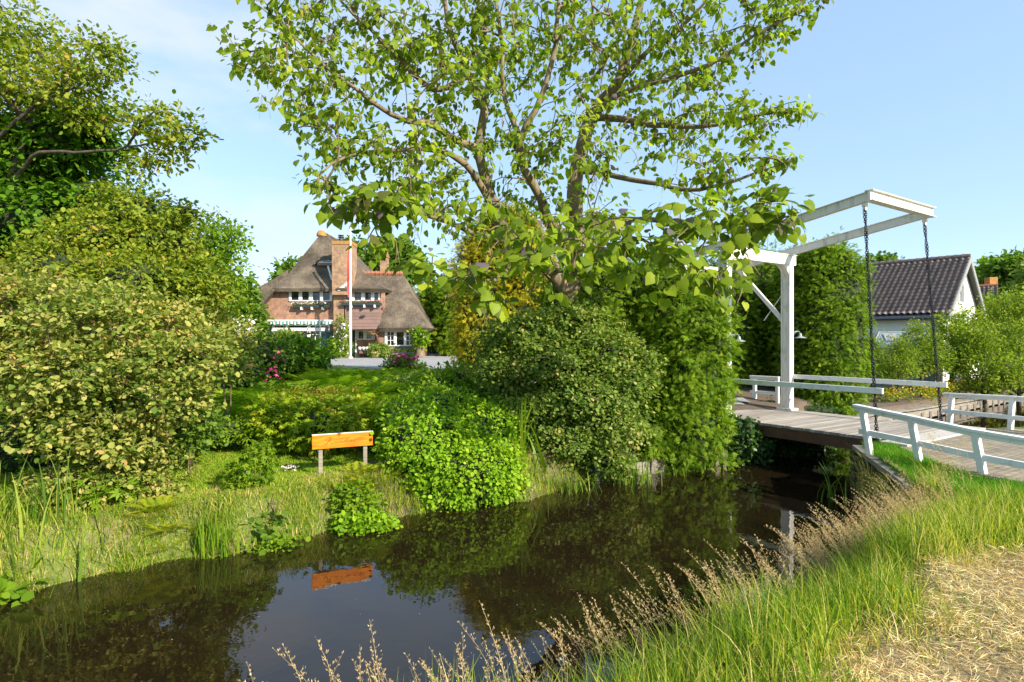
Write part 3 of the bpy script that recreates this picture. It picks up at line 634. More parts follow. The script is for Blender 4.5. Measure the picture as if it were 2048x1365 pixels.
def chain(parent, a, b, link=.066):
    mb = MB(); d = b-a; L = np.linalg.norm(d); d /= L; n = int(L/(link*.72))
    sx_ = unit(np.cross(d, (0, 1, 0.1))); sy_ = np.cross(d, sx_)
    for st in (-1, 1):
        for k in range(n):
            c = a+d*(k+.5)*L/n; tw = k*.33; off = (math.cos(tw)*sx_+math.sin(tw)*sy_)*.018*st
            u = sx_ if (k+(st > 0)) % 2 else sy_; u = unit(u+.25*(sy_ if (k % 2) else -sx_)); ring = []
            for j in range(8):
                an = 2*math.pi*j/8; ring.append(c+off+d*math.cos(an)*link*.52+u*math.sin(an)*link*.30)
            ring.append(ring[0]); mb.tube(ring, .0075, 4, cap=False)
    return mb.build('chain', M['iron'], parent, smooth=True)
for s in (0, W):
    a = armp(s, TT-.02)-UZ*.12; b = along(LP, 3.78, DZ-.02, s+(-.13 if s == 0 else .13))
    mbh = MB(); mbh.obox(a-UZ*.03, U1*.04, U2*.05, UZ*.04); mbh.obox(a-UZ*.10, U1*.03, U2*.03, UZ*.05); mbh.build('chain_shackle', M['cream'], br)
    chain(br, a-UZ*.12, b)
    mbh = MB(); mbh.obox(b-UZ*.03, U1*.05, U2*.07, UZ*.04); mbh.build('chain_bracket', M['iron'], br)
def lamp(parent, p, sd):
    sd = np.array(sd); mb = MB()
    mb.tube([p, p+sd*.06+UZ*.05, p+sd*.16+UZ*.07, p+sd*.24+UZ*.04, p+sd*.26-UZ*.02], .011, 6); mb.tube([p+sd*.02-UZ*.03, p+sd*.10+UZ*.03, p+sd*.18+UZ*.07], .007, 5)
    arm = mb.build('lamp_arm', M['lampgrey'], parent)
    m2 = MB(); m2.lathe(p+sd*.26-UZ*.02, [(.025, .03), (.035, .01), (.045, -.05), (.06, -.07), (.16, -.105), (.165, -.115), (.03, -.10)], 16)
    m2.build('lamp_shade', M['lampgrey'], arm, smooth=True)
lamp(br, RP+U2*.075+UZ*3.22-U1*.12, unit(U2*.95-U1*.3)); lamp(br, LP+U2*.075+UZ*3.12-U1*.12, unit(U2*.95-U1*.3))
# abutments and edges
mb = MB(); mb.obox(along(LP, .05, .42, W/2)+U1*.35, U2*(W/2+.35), U1*.3, UZ*.52); tag(mb.build('bridge_abutment', M['timber'], base=(6.9, 15.9, 0)), 'dark timber abutment carrying the far end of the bridge under ivy', 'abutment')
mb = MB(); mb.obox(along(LP, 4.22, DZ-.22, W/2+.1), U2*(W/2+.55), U1*.25, UZ*.215)
o = mb.build('threshold', M['stonestrip'], bevel=.01); o['kind'] = 'structure'
mb = MB()
wf = MB()
wl = [np.array([6.98, 11.45, 0]), np.array([6.6, 10.4, 0]), np.array([6.15, 9.1, 0]), np.array([5.70, 7.85, 0])]
for a, b in zip(wl[:-1], wl[1:]):
    mb.beam(a+UZ*.86, b+UZ*.86, .24, .09); wf.beam(a+UZ*.38, b+UZ*.38, .08, .86)
for a in wl[:-1]: wf.obox(a+UZ*.3-np.array([.08, 0, 0]), (.06, 0, 0), (0, .06, 0), UZ*.5)
wwo = mb.build('timber_wing_wall', M['timber'], base=(6.3, 9.7, 0), bevel=.008); wf.build('wall_boards', M['darktimber'], wwo); tag(wwo, 'weathered timber retaining wall topped by a thick plank beside the bridge', 'retaining wall')
mb = MB()
for a, b in zip(FARB[9:12], FARB[10:13]):
    p, q_ = np.array([*a, 0]), np.array([*b, 0]); mb.beam(p+UZ*.12-(0, .05, 0), q_+UZ*.12-(0, .05, 0), .05, .34)
for x, y in FARB[9:13]: mb.obox((x, y-.12, .1), (.045, 0, 0), (0, .045, 0), (0, 0, .28))
tag(mb.build('bank_boarding', M['timber'], base=(3.5, 13, 0)), 'low dark boards holding the bank below the big hedge', 'bank boarding')
mb = MB()
jl = FARB[15:19]
for a, b in zip(jl[:-1], jl[1:]):
    p, q_ = np.array([*a, 0]), np.array([*b, 0]); mb.beam(p+UZ*.42, q_+UZ*.42, .5, .06); mb.beam(p+UZ*.2-(-.1, .2, 0), q_+UZ*.2-(-.1, .2, 0), .05, .30)
    d = q_-p; L = np.linalg.norm(d); d /= L
    for k in range(int(L/.8)): mb.obox(p+d*(k*.8+.4)+UZ*.15+np.array([.14, -.22, -.05]), (.04, 0, 0), (0, .04, 0), (0, 0, .17))
tag(mb.build('quay_boarding', M['timber'], base=(17, 23, 0)), 'long grey plank edging along the orchard bank of the wide water', 'bank boarding')
mb = MB(); mb.obox((16.5, 15.75, .72), unit(np.array([7.8, 3.6, 0]))*4.6, unit(np.array([-3.6, 7.8, 0]))*.14, UZ*.12); mb.obox((10.9, 13.72, .72), np.array([1., .2, 0])*1.1, np.array([-.02, .1, 0]), UZ*.13)
tag(mb.build('concrete_kerb', M['stonestrip'], base=(16.5, 15.7, 0)), 'pale kerb along the near edge of the wide water behind the right railing', 'kerb')
sheetp = [(7.75, 11.5), (7.45, 10.9), (7.15, 9.6), (7.0, 8.6), (7.25, 8.2), (9, 6.6), (14, 3), (24, 9), (16, 14.3), (12.4, 13.2), (10.9, 13.35), (10.3, 13.1)]
mb = MB(); mb.prism([(x, y, .955) for x, y in sheetp[::-1]], (0, 0, -.03))
o = mb.build('brick_paving', M['paving']); o['kind'] = 'structure'
sheet('garden_path', [(4.9, 16.2), (7.1, 17.6), (6.6, 18.8), (5, 20.8), (2.5, 19.8), (3.2, 18.6)], M['gravel'], .03, .3)

# ---------------------------------------------------------------- railings
def railing(name, label, posts, pz, ph, lean, rail_ext=(.15, .3), wide=.13, parts=True, midz=.5, group=None):
    """posts: list of (x,y); pz ground z; ph height"""
    r_ = thing(name, label, 'railing', (posts[0][0], posts[0][1], pz[0]), group)
    lean = np.array(lean, float); tops = []
    for (x, y), z, h in zip(posts, pz, ph):
        b = np.array([x, y, z-.1]); t = np.array([x, y, z+h])+lean; tops.append(t)
        mb = MB(); sd = unit(np.array([posts[-1][0]-posts[0][0], posts[-1][1]-posts[0][1], 0.]))
        mb.beam(b, t, .095, .095, side=np.cross(sd, UZ)); mb.build('post', M['white'], r_, bevel=.006)
    def line(f): return [np.array([x, y, z])+(t-np.array([x, y, z]))*f for (x, y), z, t in zip(posts, pz, tops)]
    for f, nm in ((1.03, 'top_rail'), (midz, 'middle_rail')):
        l_ = line(f); l_[0] = l_[0]+unit(l_[0]-l_[1])*rail_ext[0]; l_[-1] = l_[-1]+unit(l_[-1]-l_[-2])*rail_ext[1]; mb = MB()
        for a, b in zip(l_[:-1], l_[1:]):
            if nm == 'top_rail': mb.beam(a, b, wide, .045); mb.beam(a-UZ*.06, b-UZ*.06, .05, .075)
            else: mb.beam(a, b, .055, .10)
        mb.build(nm, M['white'], r_, bevel=.004)
    return r_
railing('railing', 'long white wooden railing beside the brick ramp, nearest the grass', [(6.62, 10.5), (6.93, 9.65), (7.32, 8.8), (7.75, 7.9)], [.93, .92, .87, .84], [.83, .77, .72, .70], (-.14, .03, 0), midz=.46)
railing('railing', 'white wooden railing on the far side of the ramp in front of the wide water', [(11.15, 14.5), (11.55, 13.2), (12.05, 11.9)], [.90, .90, .90], [.73, .78, .80], (.06, 0, 0), midz=.42, rail_ext=(.2, .3))
railing('railing', 'short white railing with two posts behind the bridge post, against the hedge', [(7.68, 18.0), (8.12, 17.4)], [1.0, 1.0], [.86, .86], (0, 0, 0), midz=.45, rail_ext=(.15, .05))

# ---------------------------------------------------------------- sign
sg = thing('name_sign', 'orange varnished wooden name board on two grey posts on the lawn', 'sign', (-3.05, 10.25, gz(-3.05, 10.25)))
sa, sb_ = P(624, 886, 9.98), P(745, 874, 10.42); sd = unit((sb_-sa)*np.array([1, 1, 0])); sn = np.array([sd[1], -sd[0], 0])
zc = (P(624, 888, 9.98)[2]+P(745, 874, 10.42)[2])/2; Ls = np.linalg.norm((sb_-sa)[:2]); cs = (sa+sb_)/2; cs[2] = zc
mb = MB(); mb.obox(cs, sd*Ls/2, sn*.02, UZ*.125); board = mb.build('board', M['sign'], sg, bevel=.004)
mb = MB(); mb.obox(cs+UZ*.128, sd*(Ls/2+.004), sn*.026, UZ*.006); mb.build('cap_strip', M['cream'], sg)
for f in (-.36, .38):
    c = cs+sd*Ls*f-sn*.048; z0 = gz(c[0], c[1])-.1
    mb = MB(); mb.obox((c[0], c[1], (z0+cs[2]+.11)/2), sd*.035, sn*.026, UZ*(cs[2]+.11-z0)/2); mb.build('post', M['timber'], sg, bevel=.003)
M['carve'] = simple('carved_letters', (.16, .06, .015), (.10, .035, .01), 20, .8)
mb = MB()
def stroke(pts, r_=.0034):           # board coordinates: u along, w up, in metres
    mb.tube([cs+sd*u+UZ*w_+sn*.0215 for u, w_ in pts], r_, 4)
def curve(fn, a, b, n=14): return [fn(a+(b-a)*i/(n-1)) for i in range(n)]
# cursive script, barely readable on the board: a tall looped capital, a run of small letters, then a long dash-like word end
stroke([(-.33, -.05), (-.29, -.045), (-.25, -.01), (-.215, .045), (-.205, .065), (-.215, .07), (-.235, .045), (-.26, 0), (-.285, -.06)])
stroke([(-.30, .02), (-.28, .05), (-.235, .07), (-.195, .06), (-.185, .035), (-.21, .012), (-.245, .006), (-.215, -.005), (-.20, -.035), (-.185, -.045), (-.165, -.03)])
u = -.165
for k, hgt in enumerate((.03, .028, .03, .028, .03, .06, .028, .03, .028)):
    pts = [(u, -.03), (u+.012, -.012), (u+.024, -.04+hgt+.01), (u+.030, -.045+hgt), (u+.026, -.03), (u+.036, -.036), (u+.044, -.03)] if k % 2 == 0 else [(u, -.03), (u+.018, -.035+hgt), (u+.028, -.032+hgt), (u+.016, -.018), (u+.020, -.038), (u+.036, -.034), (u+.044, -.022)]
    stroke(pts, .0028); u += .042
    if hgt > .05: stroke([(u-.02, .02), (u+.012, .026)], .0028)
stroke([(.20, .012), (.23, .026), (.28, .030), (.335, .034)], .004); stroke([(.19, -.012), (.23, -.008), (.30, .0), (.36, .004), (.38, .02), (.36, .03)], .0026); stroke([(.19, -.035), (.25, -.034), (.33, -.02)], .0024)
mb.build('carved_script', M['carve'], board)

# ---------------------------------------------------------------- thatched house (facade about 45 m away, square to the camera)
def HX(px, Y): return (px-1024)/F*Y
def HZ(py, Y): return CZ-(py-HOR)/F*Y
def HB(mb, px0, py0, px1, py1, Yf, dep, Yref=None):
    Yr = Yref or Yf
    return mb.box((HX(px0, Yr), Yf, HZ(py1, Yr)), (HX(px1, Yr), Yf+dep, HZ(py0, Yr)))
HY = 45.0
hs = thing('thatched_house', 'brick villa under a steep grey thatched roof with a tall brick chimney', 'house', (HX(660, HY), HY, 1.68))
mb = MB()
mb.prism([(HX(a, HY), HY, HZ(b, HY)) for a, b in [(505, 724), (505, 637), (547, 584), (690, 584), (690, 724)]], (0, .4, 0))
HB(mb, 505, 645, 507, 724, HY+.4, 10)
HB(mb, 690, 584, 768, 616, HY+.02, .4)
mb.box((HX(690, HY)+.01, HY+.9, 1.5), (HX(760, HY), HY+1.2, HZ(600, HY)))
mb.box((HX(689, HY), HY+.41, 1.5), (HX(690, HY), HY+.9, HZ(600, HY)))
wall = mb.build('wall', M['brick'], hs)
mb = MB(); HB(mb, 757, 655, 836, 724, HY-.1, 6); mb.build('wing_wall', M['brick'], hs)
# main roof
TH = .34
hip = [(643, 463, 47.6), (641.5, 468, 47.4), (612, 504, 46.6), (578, 547, 45.5), (543, 577, 44.35)]
hipr = [(643, 463, 47.6), (645, 468, 47.4), (668, 497, 46.8), (718, 543, 45.5), (770, 577, 44.35)]
L_ = [P(*a) for a in hip]; R_ = [P(*a) for a in hipr]; dn = np.array([0, TH*.35, -TH*.75])
roof = MB(); roof.loft(L_, R_, dn)
sideL = L_+[P(522, 601, 44.35), P(499, 633, 44.35)]; backL = [np.array([p[0], 57, p[2]]) for p in sideL]
roof.loft(sideL, backL, np.array([TH*.55, 0, -TH*.6]))
sideR = R_+[P(800, 612, 44.35)]; backR = [np.array([p[0], 57, p[2]]) for p in sideR]
roof.loft(R_, backR[:len(R_)], np.array([-TH*.55, 0, -TH*.6]))
roof.loft([P(575, 540, 52), P(545, 560, 52), P(508, 579, 50)], [P(575, 540, 52)+(0, 6, 0), P(545, 560, 52)+(0, 6, 0), P(508, 579, 50)+(0, 8, 0)], (0, 0, -.5))
roof.prism([P(575, 540, 50.4), P(545, 560, 50.2), P(508, 579, 50), P(512, 606, 50), P(580, 606, 50)], (0, .4, 0))
# roof over the bay: a small hipped skirt
roof.loft([P(705, 548, 46.2), P(690, 566, 45), P(672, 577, 43.9)], [P(742, 548, 46.2), P(758, 566, 45), P(771, 578, 43.9)], (0, .2, -.3))
roof.build('roof', M['thatch'], hs)
mb = MB()
for x, y in ((643, 463),): c = P(x, y, 47.6); mb.lathe(c-UZ*.3, [(.42, -.12), (.40, .1), (.25, .32), (.06, .38)], 10)
mb.build('roof_ridge_cap', M['lichen'], hs); mb = MB(); mb.tube([P(643, 463, 47.6)-UZ*.12, np.array([HX(643, 47.6), 57, HZ(463, 47.6)-.12])], .2, 8); mb.build('roof_ridge', M['thatch'], hs)
mb = MB(); A = [P(712, 549, 49), P(762, 583, 47), P(760, 620, 45.7), P(757, 656, 44.25)]; B = [P(806, 549, 49), P(824, 590, 47.1), P(840, 625, 45.7), P(857, 656, 44.25)]
mb.loft(A, B, (0, .18, -.34)); C_ = [p+(0, 2*(49-p[1]), 0) for p in B]; mb.loft(B, C_, (-.25, 0, -.25)); A2 = [p+(0, 2*(49-p[1]), 0) for p in A]; mb.loft(A2, C_, (0, -.18, -.34))
mb.loft([P(768, 583, 46.8), P(768, 662, 44.6)], [P(757, 583, 46.9), P(757, 662, 44.6)], (0, .3, 0))
mb.build('wing_roof', M['thatch'], hs)
mb = MB(); a, b = P(708, 547, 49), P(806, 548, 49); mb.tube([a, b], .2, 8)
for k in range(12): c = a+(b-a)*(k+.5)/12; mb.tube([c-(.04, 0, 0), c+(.04, 0, 0)], .24, 8)
mb.tube([P(708, 547, 49), P(726, 549, 48.4)], .35, 8)
mb.build('ridge_tiles', M['rtile'], hs)
mb = MB(); mb.loft([P(590, 523, 46.4), P(640, 521, 46.1)], [P(590, 545, 46), P(640, 545, 45.7)], (0, .0, -.02))
# eyebrow dormer
mb = MB()
eb = [(628, 527), (636, 521), (646, 518), (656, 517), (664, 518)]
yy = 45.6
mb.loft([P(a, b, yy) for a, b in eb], [P(a, b-3, yy+1.6) for a, b in eb], (0, 0, -.12)); eyo = mb.build('eyebrow_dormer', M['thatch'], hs)
mb = MB(); mb.prism([P(a, b, yy+.06) for a, b in [(635, 526), (641, 521), (650, 519.5), (664, 519.5), (664, 526)]], (0, .5, 0)); mb.build('dormer_frame', M['white'], eyo)
mb = MB(); mb.prism([P(a, b, yy+.03) for a, b in [(643, 524), (648, 521.5), (662, 521.5), (662, 524)]], (0, .02, 0)); mb.build('dormer_pane', M['glass'], eyo)
mb = MB(); HB(mb, 634, 526.5, 665, 531, yy-.0, .7); mb.build('dormer_sill_bricks', M['brick'], eyo)
# chimneys
ch = MB(); HB(ch, 664, 489, 703, 590, 44.05, 1.5); HB(ch, 667, 590, 690, 724, 44.5, .49); ch_o = ch.build('chimney', M['chbrick'], hs)
mb = MB(); HB(mb, 663.5, 482, 703.5, 489, 44.0, 1.6); mb.build('chimney_cap', M['lichen'], ch_o)
mb = MB(); c = P(682, 482, 44.6); mb.tube([c, c+UZ*.25], .16, 10); mb.tube([c+UZ*.25, c+UZ*.3], .26, 10); mb.tube([c+UZ*.3, c+UZ*.4], .13, 10); mb.tube([c+UZ*.4, c+UZ*.44], .24, 10); mb.build('chimney_pot', M['fascia'], ch_o)
mb = MB()
for k in range(6): x0 = 675+k*4.2; HB(mb, x0, 577-k*3.0, x0+5.2, 582-k*3.0, 44.0, .08)
mb.build('lead_flashing', M['white'], ch_o); mb = MB(); mb.beam(P(656, 533, 44.9), P(664, 560, 44.3), .10, .12); mb.build('lead_flashing', M['white'], ch_o)
mb = MB(); HB(mb, 760, 508, 775, 548, 49, .6); c2 = mb.build('rear_chimney', M['chbrick'], hs)
mb = MB(); HB(mb, 759, 512, 776, 515, 48.95, .7); HB(mb, 761.5, 503, 774, 508, 49.02, .5); mb.build('chimney_cap', M['lichen'], c2)
# windows
def window(parent, px0, py0, px1, py1, Y, cols, rows=(), fw=2.2, name='window', glass='glass', bars=None, proud=.09):
    """cols: list of (x0,x1) openings in px; bars: {index: (nx, ny)} muntins"""
    mb = MB(); g = MB(); f = Y-proud
    HB(mb, px0, py0, px1, py0+fw, f, proud-.005, Y); HB(mb, px0, py1-fw, px1, py1, f, proud-.005, Y)
    xs_ = [px0]+[c for ab in cols for c in ab]+[px1]
    for k in range(0, len(xs_), 2): HB(mb, xs_[k], py0+fw, xs_[k+1], py1-fw, f+.003, proud-.008, Y)
    for k, (a, b) in enumerate(cols):
        HB(g, a, py0+fw, b, py1-fw, Y-.035, .02, Y)
        nx_, ny_ = (bars or {}).get(k, (1, 1)); y0, y1 = py0+fw, py1-fw
        for i in range(1, nx_): x = a+(b-a)*i/nx_; HB(mb, x-.55, y0, x+.55, y1, f+.02, proud-.04, Y)
        for i in range(1, ny_): y = y0+(y1-y0)*i/ny_; HB(mb, a, y-.5, b, y+.5, f+.022, proud-.045, Y)
    o = mb.build(name, M['white'], parent); g.build('pane', M[glass], o); return o
window(hs, 578.5, 581, 665, 603, HY, [(583.5, 598), (605, 618.5), (626, 640), (646.5, 660)])
# window of the big ground floor room
window(hs, 545, 650, 660, 724, HY, [(549, 572), (577, 615), (622, 640), (642, 658)], bars={2: (2, 4), 0: (2, 4)})
mb = MB(); HB(mb, 543, 656, 650, 662.5, HY-.14, .04); mb.build('lintel_board', M['white'], hs)
mb = MB(); HB(mb, 644, 663.5, 664.5, 700, HY-.17, .06)
for k in range(3): HB(mb, 645, 668+k*13, 664, 669.2+k*13, HY-.19, .02)
mb.build('shutter', M['darkgreen_paint'], hs); mb = MB(); HB(mb, 524, 663.5, 544, 700, HY-.17, .06); mb.build('shutter', M['darkgreen_paint'], hs)
aw = MB(); HB(aw, 519.5, 640, 672.5, 643, HY-.42, .4); awo = aw.build('awning_box', M['white'], hs)
mb = MB()
n_ = 46
for k in range(n_):
    x0 = 521+k*(149/n_); x1 = x0+149/n_; HB(mb, x0, 643, x1, 649.2+.9*math.sin(k*math.pi/2+.8), HY-.40+.03*math.sin(k*1.3), .02)
mb.build('awning_valance', M['check'], awo)
for xa in (519, 668):
    mb = MB(); HB(mb, xa, 643, xa+3.5, 667, HY-.36, .03); mb.build('awning_side', M['check'], awo)
def flower_box(px0, px1, py0, py1, Y, petals, brk, name='flower_box'):
    mb = MB(); HB(mb, px0, py0, px1, py1, Y-.42, .34); o = mb.build(name, M['bench'], hs)
    for x in brk: mb = MB(); HB(mb, x-1.6, py1-1.2, x+1.6, py1+4.3, Y-.46, .46); mb.build('bracket', M['white'], o)
    n = 260; p = np.stack([rng.uniform(HX(px0+1, Y), HX(px1-1, Y), n), rng.uniform(Y-.45, Y-.1, n), rng.uniform(HZ(py0, Y), HZ(py0-4, Y), n)], 1)
    quads_obj('box_leaves', [inst('diamond', p, rng.normal(size=(n, 3)), rng.normal(size=(n, 3))-(0, .6, 0), .11, rng.random(n))], M['midleaf'], o)
    p = p[:90]+(0, -.08, .05); quads_obj('box_flowers', [inst('diamond', p, rng.normal(size=(90, 3)), rng.normal(size=(90, 3))-(0, 1.5, 0), .09, rng.random(90), sx=1.3)], M[petals], o)['kind'] = 'stuff'
    return o
flower_box(586, 658, 610, 615.5, HY, 'petalwhite', (602, 623, 644))
# bay: windows, boards
mb = MB(); HB(mb, 687, 584, 762, 608, 44.62, .4); bay = mb.build('bay', M['brick'], hs)
window(bay, 687.5, 582.5, 760, 603, 44.6, [(691, 702), (709.5, 723), (730, 742.5), (749, 757)], glass='glass', name='bay_window')
mb = MB(); HB(mb, 688, 608, 759, 659, 44.5, 1.35); mb.build('jetty', M['boards'], hs)
flower_box(682, 762, 606, 611, 44.6, 'pink', (702, 728, 749))
mb = MB(); HB(mb, 722, 630.5, 729, 634, 44.3, .2); mb.build('wall_light', M['fascia'], hs)
PYR = HY+.9
mb = MB(); HB(mb, 703, 661, 711, 722, PYR-.1, .08, PYR); dr = mb.build('front_door', M['darkgreen_paint'], hs)
mb = MB(); HB(mb, 711, 661, 714, 722, PYR-.12, .1, PYR); HB(mb, 700, 659, 714, 661, PYR-.12, .1, PYR); HB(mb, 700, 661, 703, 722, PYR-.12, .1, PYR); mb.build('door_frame', M['white'], dr)
window(hs, 714.5, 661, 750, 680, PYR, [(717.5, 727), (734, 744)], name='porch_window')
for xa, xb in ((757, 750), (690, 697)): mb = MB(); mb.tube([P(xb-(3 if xb > 700 else -3), 659, 44.7), P((xa+xb)/2, 672, 44.72), P(xa, 690, 44.85), P(xa, 724, 44.86)], [.12, .13, .12, .11], 6); mb.build('porch_bracket', M['rust'], hs)
window(hs, 770, 661, 829, 692.5, HY-.1, [(775, 788), (793.5, 808), (813, 826)], bars={0: (2, 3), 2: (2, 3)}, name='wing_window')
mb = MB(); HB(mb, 772, 693, 830, 699, HY-.14, .04); mb.build('plank_panel', M['boards'], hs)
mb = MB(); c = P(745, 668, 44.6); mb.lathe(c-UZ*.15, [(.05, 0), (.22, .12), (.26, .2)], 10); mb.tube([c+UZ*.05, c+UZ*.55], .01, 4); hb = tag(mb.build('hanging_basket', M['timber'], base=c), 'hanging basket of red flowers in the porch of the thatched house', 'hanging basket')
n = 140; p = c+rng.normal(size=(n, 3))*(.2, .15, .13)+UZ*.12; quads_obj('basket_flowers', [inst('diamond', p, rng.normal(size=(n, 3)), rng.normal(size=(n, 3)), .12, rng.random(n))], M['astilbe'], hb)['kind'] = 'stuff'
def bench(px0, px1, py, Y, label, name='bench'):
    b_ = thing(name, label, 'bench', (HX((px0+px1)/2, Y), Y, 1.68)); z = HZ(py, Y)
    mb = MB(); mb.box((HX(px0, Y), Y-.2, z-.06), (HX(px1, Y), Y+.2, z)); mb.build('seat', M['bench'], b_)
    for x in (px0+2, (px0+px1)/2, px1-2): mb = MB(); mb.box((HX(x, Y)-.05, Y-.18, 1.68), (HX(x, Y)+.05, Y+.18, z-.06)); mb.build('leg', M['bench'], b_)
    return b_
bench(714, 747, 701, 45.3, 'small dark bench under the porch window of the thatched house')
bench(774, 838, 705, 44.2, 'long low dark bench under the wing window of the thatched house')
for k, x in enumerate((719.5, 727, 734, 740)):
    mb = MB(); c = P(x, 701, 45.2); mb.lathe(c, [(.06, 0), (.13, .1), (.15, .2), (.10, .27), (.06, .28)], 10); o = mb.build('pot', M['cream'], smooth=True, base=c)
    tag(o, 'small pale pot standing in a row on the porch bench', 'pot', 'pots on the porch bench')
n = 500; p = np.stack([rng.uniform(HX(772, 44.1), HX(832, 44.1), n), rng.uniform(44.0, 44.3, n), HZ(705, 44.1)+rng.random(n)*.22], 1)
tag(quads_obj('bench_plants', [inst('diamond', p, rng.normal(size=(n, 3))+UZ, rng.normal(size=(n, 3)), .12, rng.random(n))], M['midleaf'], base=(HX(800, 44.1), 44.1, HZ(705, 44.1))), 'row of small green plants set along the long bench under the wing window', 'potted plants', kind='stuff')
mb = MB(); c = P(751, 717, 43.4); c[2] = gz(c[0], c[1]); mb.lathe(c, [(.16, 0), (.24, .1), (.33, .35), (.36, .5), (.31, .52), (.30, .46)], 16); pt = tag(mb.build('flower_pot', M['terracotta'], smooth=True, base=c), 'round pale terracotta pot standing before the clipped bush by the porch', 'flower pot')
n = 160; p = c+UZ*.6+rng.normal(size=(n, 3))*(.17, .17, .08); quads_obj('pot_flowers', [inst('diamond', p, rng.normal(size=(n, 3)), rng.normal(size=(n, 3)), .1, rng.random(n))], M['astilbe'], pt)['kind'] = 'stuff'
# flagpole
fp = P(701, 722, 42); fp[2] = gz(fp[0], fp[1]); fl = thing('flagpole', 'tall white flagpole with a drooping red pennant in front of the thatched house', 'flagpole', fp)
zt = HZ(455, 42); mb = MB(); mb.tube([fp, fp+UZ*2, np.array([fp[0], fp[1], zt])], [.10, .10, .05], 12); mb.tube([fp, fp+UZ*.12], .16, 12); mb.build('pole', M['white'], fl, smooth=True)
mb = MB(); mb.lathe((fp[0], fp[1], zt), [(.03, 0), (.08, .04), (.08, .1), (.02, .15)], 10); mb.build('finial', M['lichen'], fl, smooth=True)
A, B = [], []
for k in range(16):
    f = k/15; z = HZ(478+(592-478)*f, 42); wd_ = .02+.30*math.sin(math.pi*min(f*.95, 1))**.8*(.35+.65*f)
    A.append((fp[0]-.07, fp[1]-.06+.03*math.sin(k*.9), z)); B.append((fp[0]-.07-wd_*.75, fp[1]-.08+.09*math.sin(k*.8), z-.15*f))
mb = MB(); mb.loft(A, B, (0, .012, 0)); mb.build('pennant', M['flagred'], fl)
# gate
gt = thing('iron_gate', 'blue grey iron bar gate standing between hedges beyond the gravel drive', 'gate', (HX(878, 55), 55, 1.68))
for nm, x0, x1 in (('gate_leaf', 852, 867), ('gate_leaf', 875, 905)):
    mb = MB(); X0, X1 = HX(x0, 55), HX(x1, 55); n = int((X1-X0)/.12)
    for k in range(n+1): x = X0+(X1-X0)*k/n; mb.box((x-.018, 54.98, 1.75), (x+.018, 55.02, HZ(676-3*math.sin(math.pi*k/n), 55)))
    for z in (1.85, 2.3, HZ(681, 55)): mb.box((X0, 54.97, z), (X1, 55.03, z+.05))
    mb.build(nm, M['gate_paint'], gt)
for x in (851, 868, 874, 906): mb = MB(); mb.box((HX(x, 55)-.06, 54.9, 1.6), (HX(x, 55)+.06, 55.1, HZ(672, 55))); mb.build('gate_post', M['gate_paint'], gt)

# ---------------------------------------------------------------- white house with tiled roof
rd = unit(np.array([-.669, .743, 0])); qd = np.array([.743, .669, 0])
Rk = np.array([27.4, 34, HZ(514, 34)]); LEN = 17.0; SP = 5.6; EZ = 4.35
wh = thing('white_house', 'white rendered house with a steep brown pantiled roof behind the orchard', 'house', (24, 34, .55))
def wp(along_, across, z): return np.array([Rk[0]+rd[0]*along_+qd[0]*across, Rk[1]+rd[1]*along_+qd[1]*across, z])
mb = MB(); a = [wp(.35, -SP+.5, .4), wp(.35, -SP+.5, EZ+.25), wp(.35, 0, Rk[2]-.3), wp(.35, SP-.5, EZ+.25), wp(.35, SP-.5, .4)]
mb.prism(a, rd*.3)
mb.obox(wp(LEN/2, -SP+.55, (EZ+.4)/2), rd*(LEN/2-.4), qd*.1, UZ*(EZ-.3)/2); mb.obox(wp(LEN-.5, 0, 2.5), rd*.1, qd*(SP-.6), UZ*2.2)
mb.build('wall', M['render'], wh)
def pantiles(parent, p0, u, vdown, L, H, name='roof', mat='tile', tw=.30, ch_=.40):
    """real pantile relief: waves across, stepped courses down the slope"""
    u, vd = unit(u), unit(vdown); nrm = unit(np.cross(u, vd)); nrm = nrm if nrm[2] > 0 else -nrm
    nu = int(L/tw)*6+1; ncv = int(H/ch_); su = np.linspace(0, L, nu); prof = .05*np.sin(2*np.pi*su/tw)
    rows = []
    for c in range(ncv): rows += [(c*ch_, .0), ((c+1)*ch_+.015, .055)]
    vs = np.stack([p0+u*s+vd*t+nrm*(h+pf) for t, h in rows for s, pf in zip(su, prof)]); fs = []
    nr = len(rows)
    i = np.arange(nr-1)[:, None]*nu+np.arange(nu-1)[None]; i = i.ravel(); q = np.stack([i, i+1, i+1+nu, i+nu], 1)
    o = quads_obj(name, [(vs, q, np.zeros(len(vs)))], M[mat], parent, smooth=False); return o
sl_ = np.array([-qd[0]*SP, -qd[1]*SP, EZ-Rk[2]]); pantiles(wh, wp(0, 0, Rk[2]), rd, sl_, LEN, np.linalg.norm(sl_))
mb = MB(); mb.prism([wp(0, 0, Rk[2]-.06), wp(0, -SP, EZ-.06), wp(LEN, -SP, EZ-.06), wp(LEN, 0, Rk[2]-.06)], (0, 0, -.12)); mb.prism([wp(0, 0, Rk[2]), wp(0, SP, EZ), wp(LEN, SP, EZ), wp(LEN, 0, Rk[2])], (0, 0, -.15)); mb.build('roof_deck', M['fascia'], wh)
mb = MB(); n = 44
for k in range(n): a = wp(LEN*k/n, 0, Rk[2]+.05); mb.tube([a, wp(LEN*(k+1)/n+.03, 0, Rk[2]+.07)], [.13, .15], 8)
mb.build('ridge_tiles', M['tile'], wh)
mb = MB(); mb.tube([wp(-.05, -SP-.08, EZ-.1), wp(LEN, -SP-.08, EZ-.1)], .09, 6); mb.tube([wp(.4, -SP+.35, EZ-.1), wp(.4, -SP+.35, .5)], .05, 6); mb.build('gutter', M['fascia'], wh)
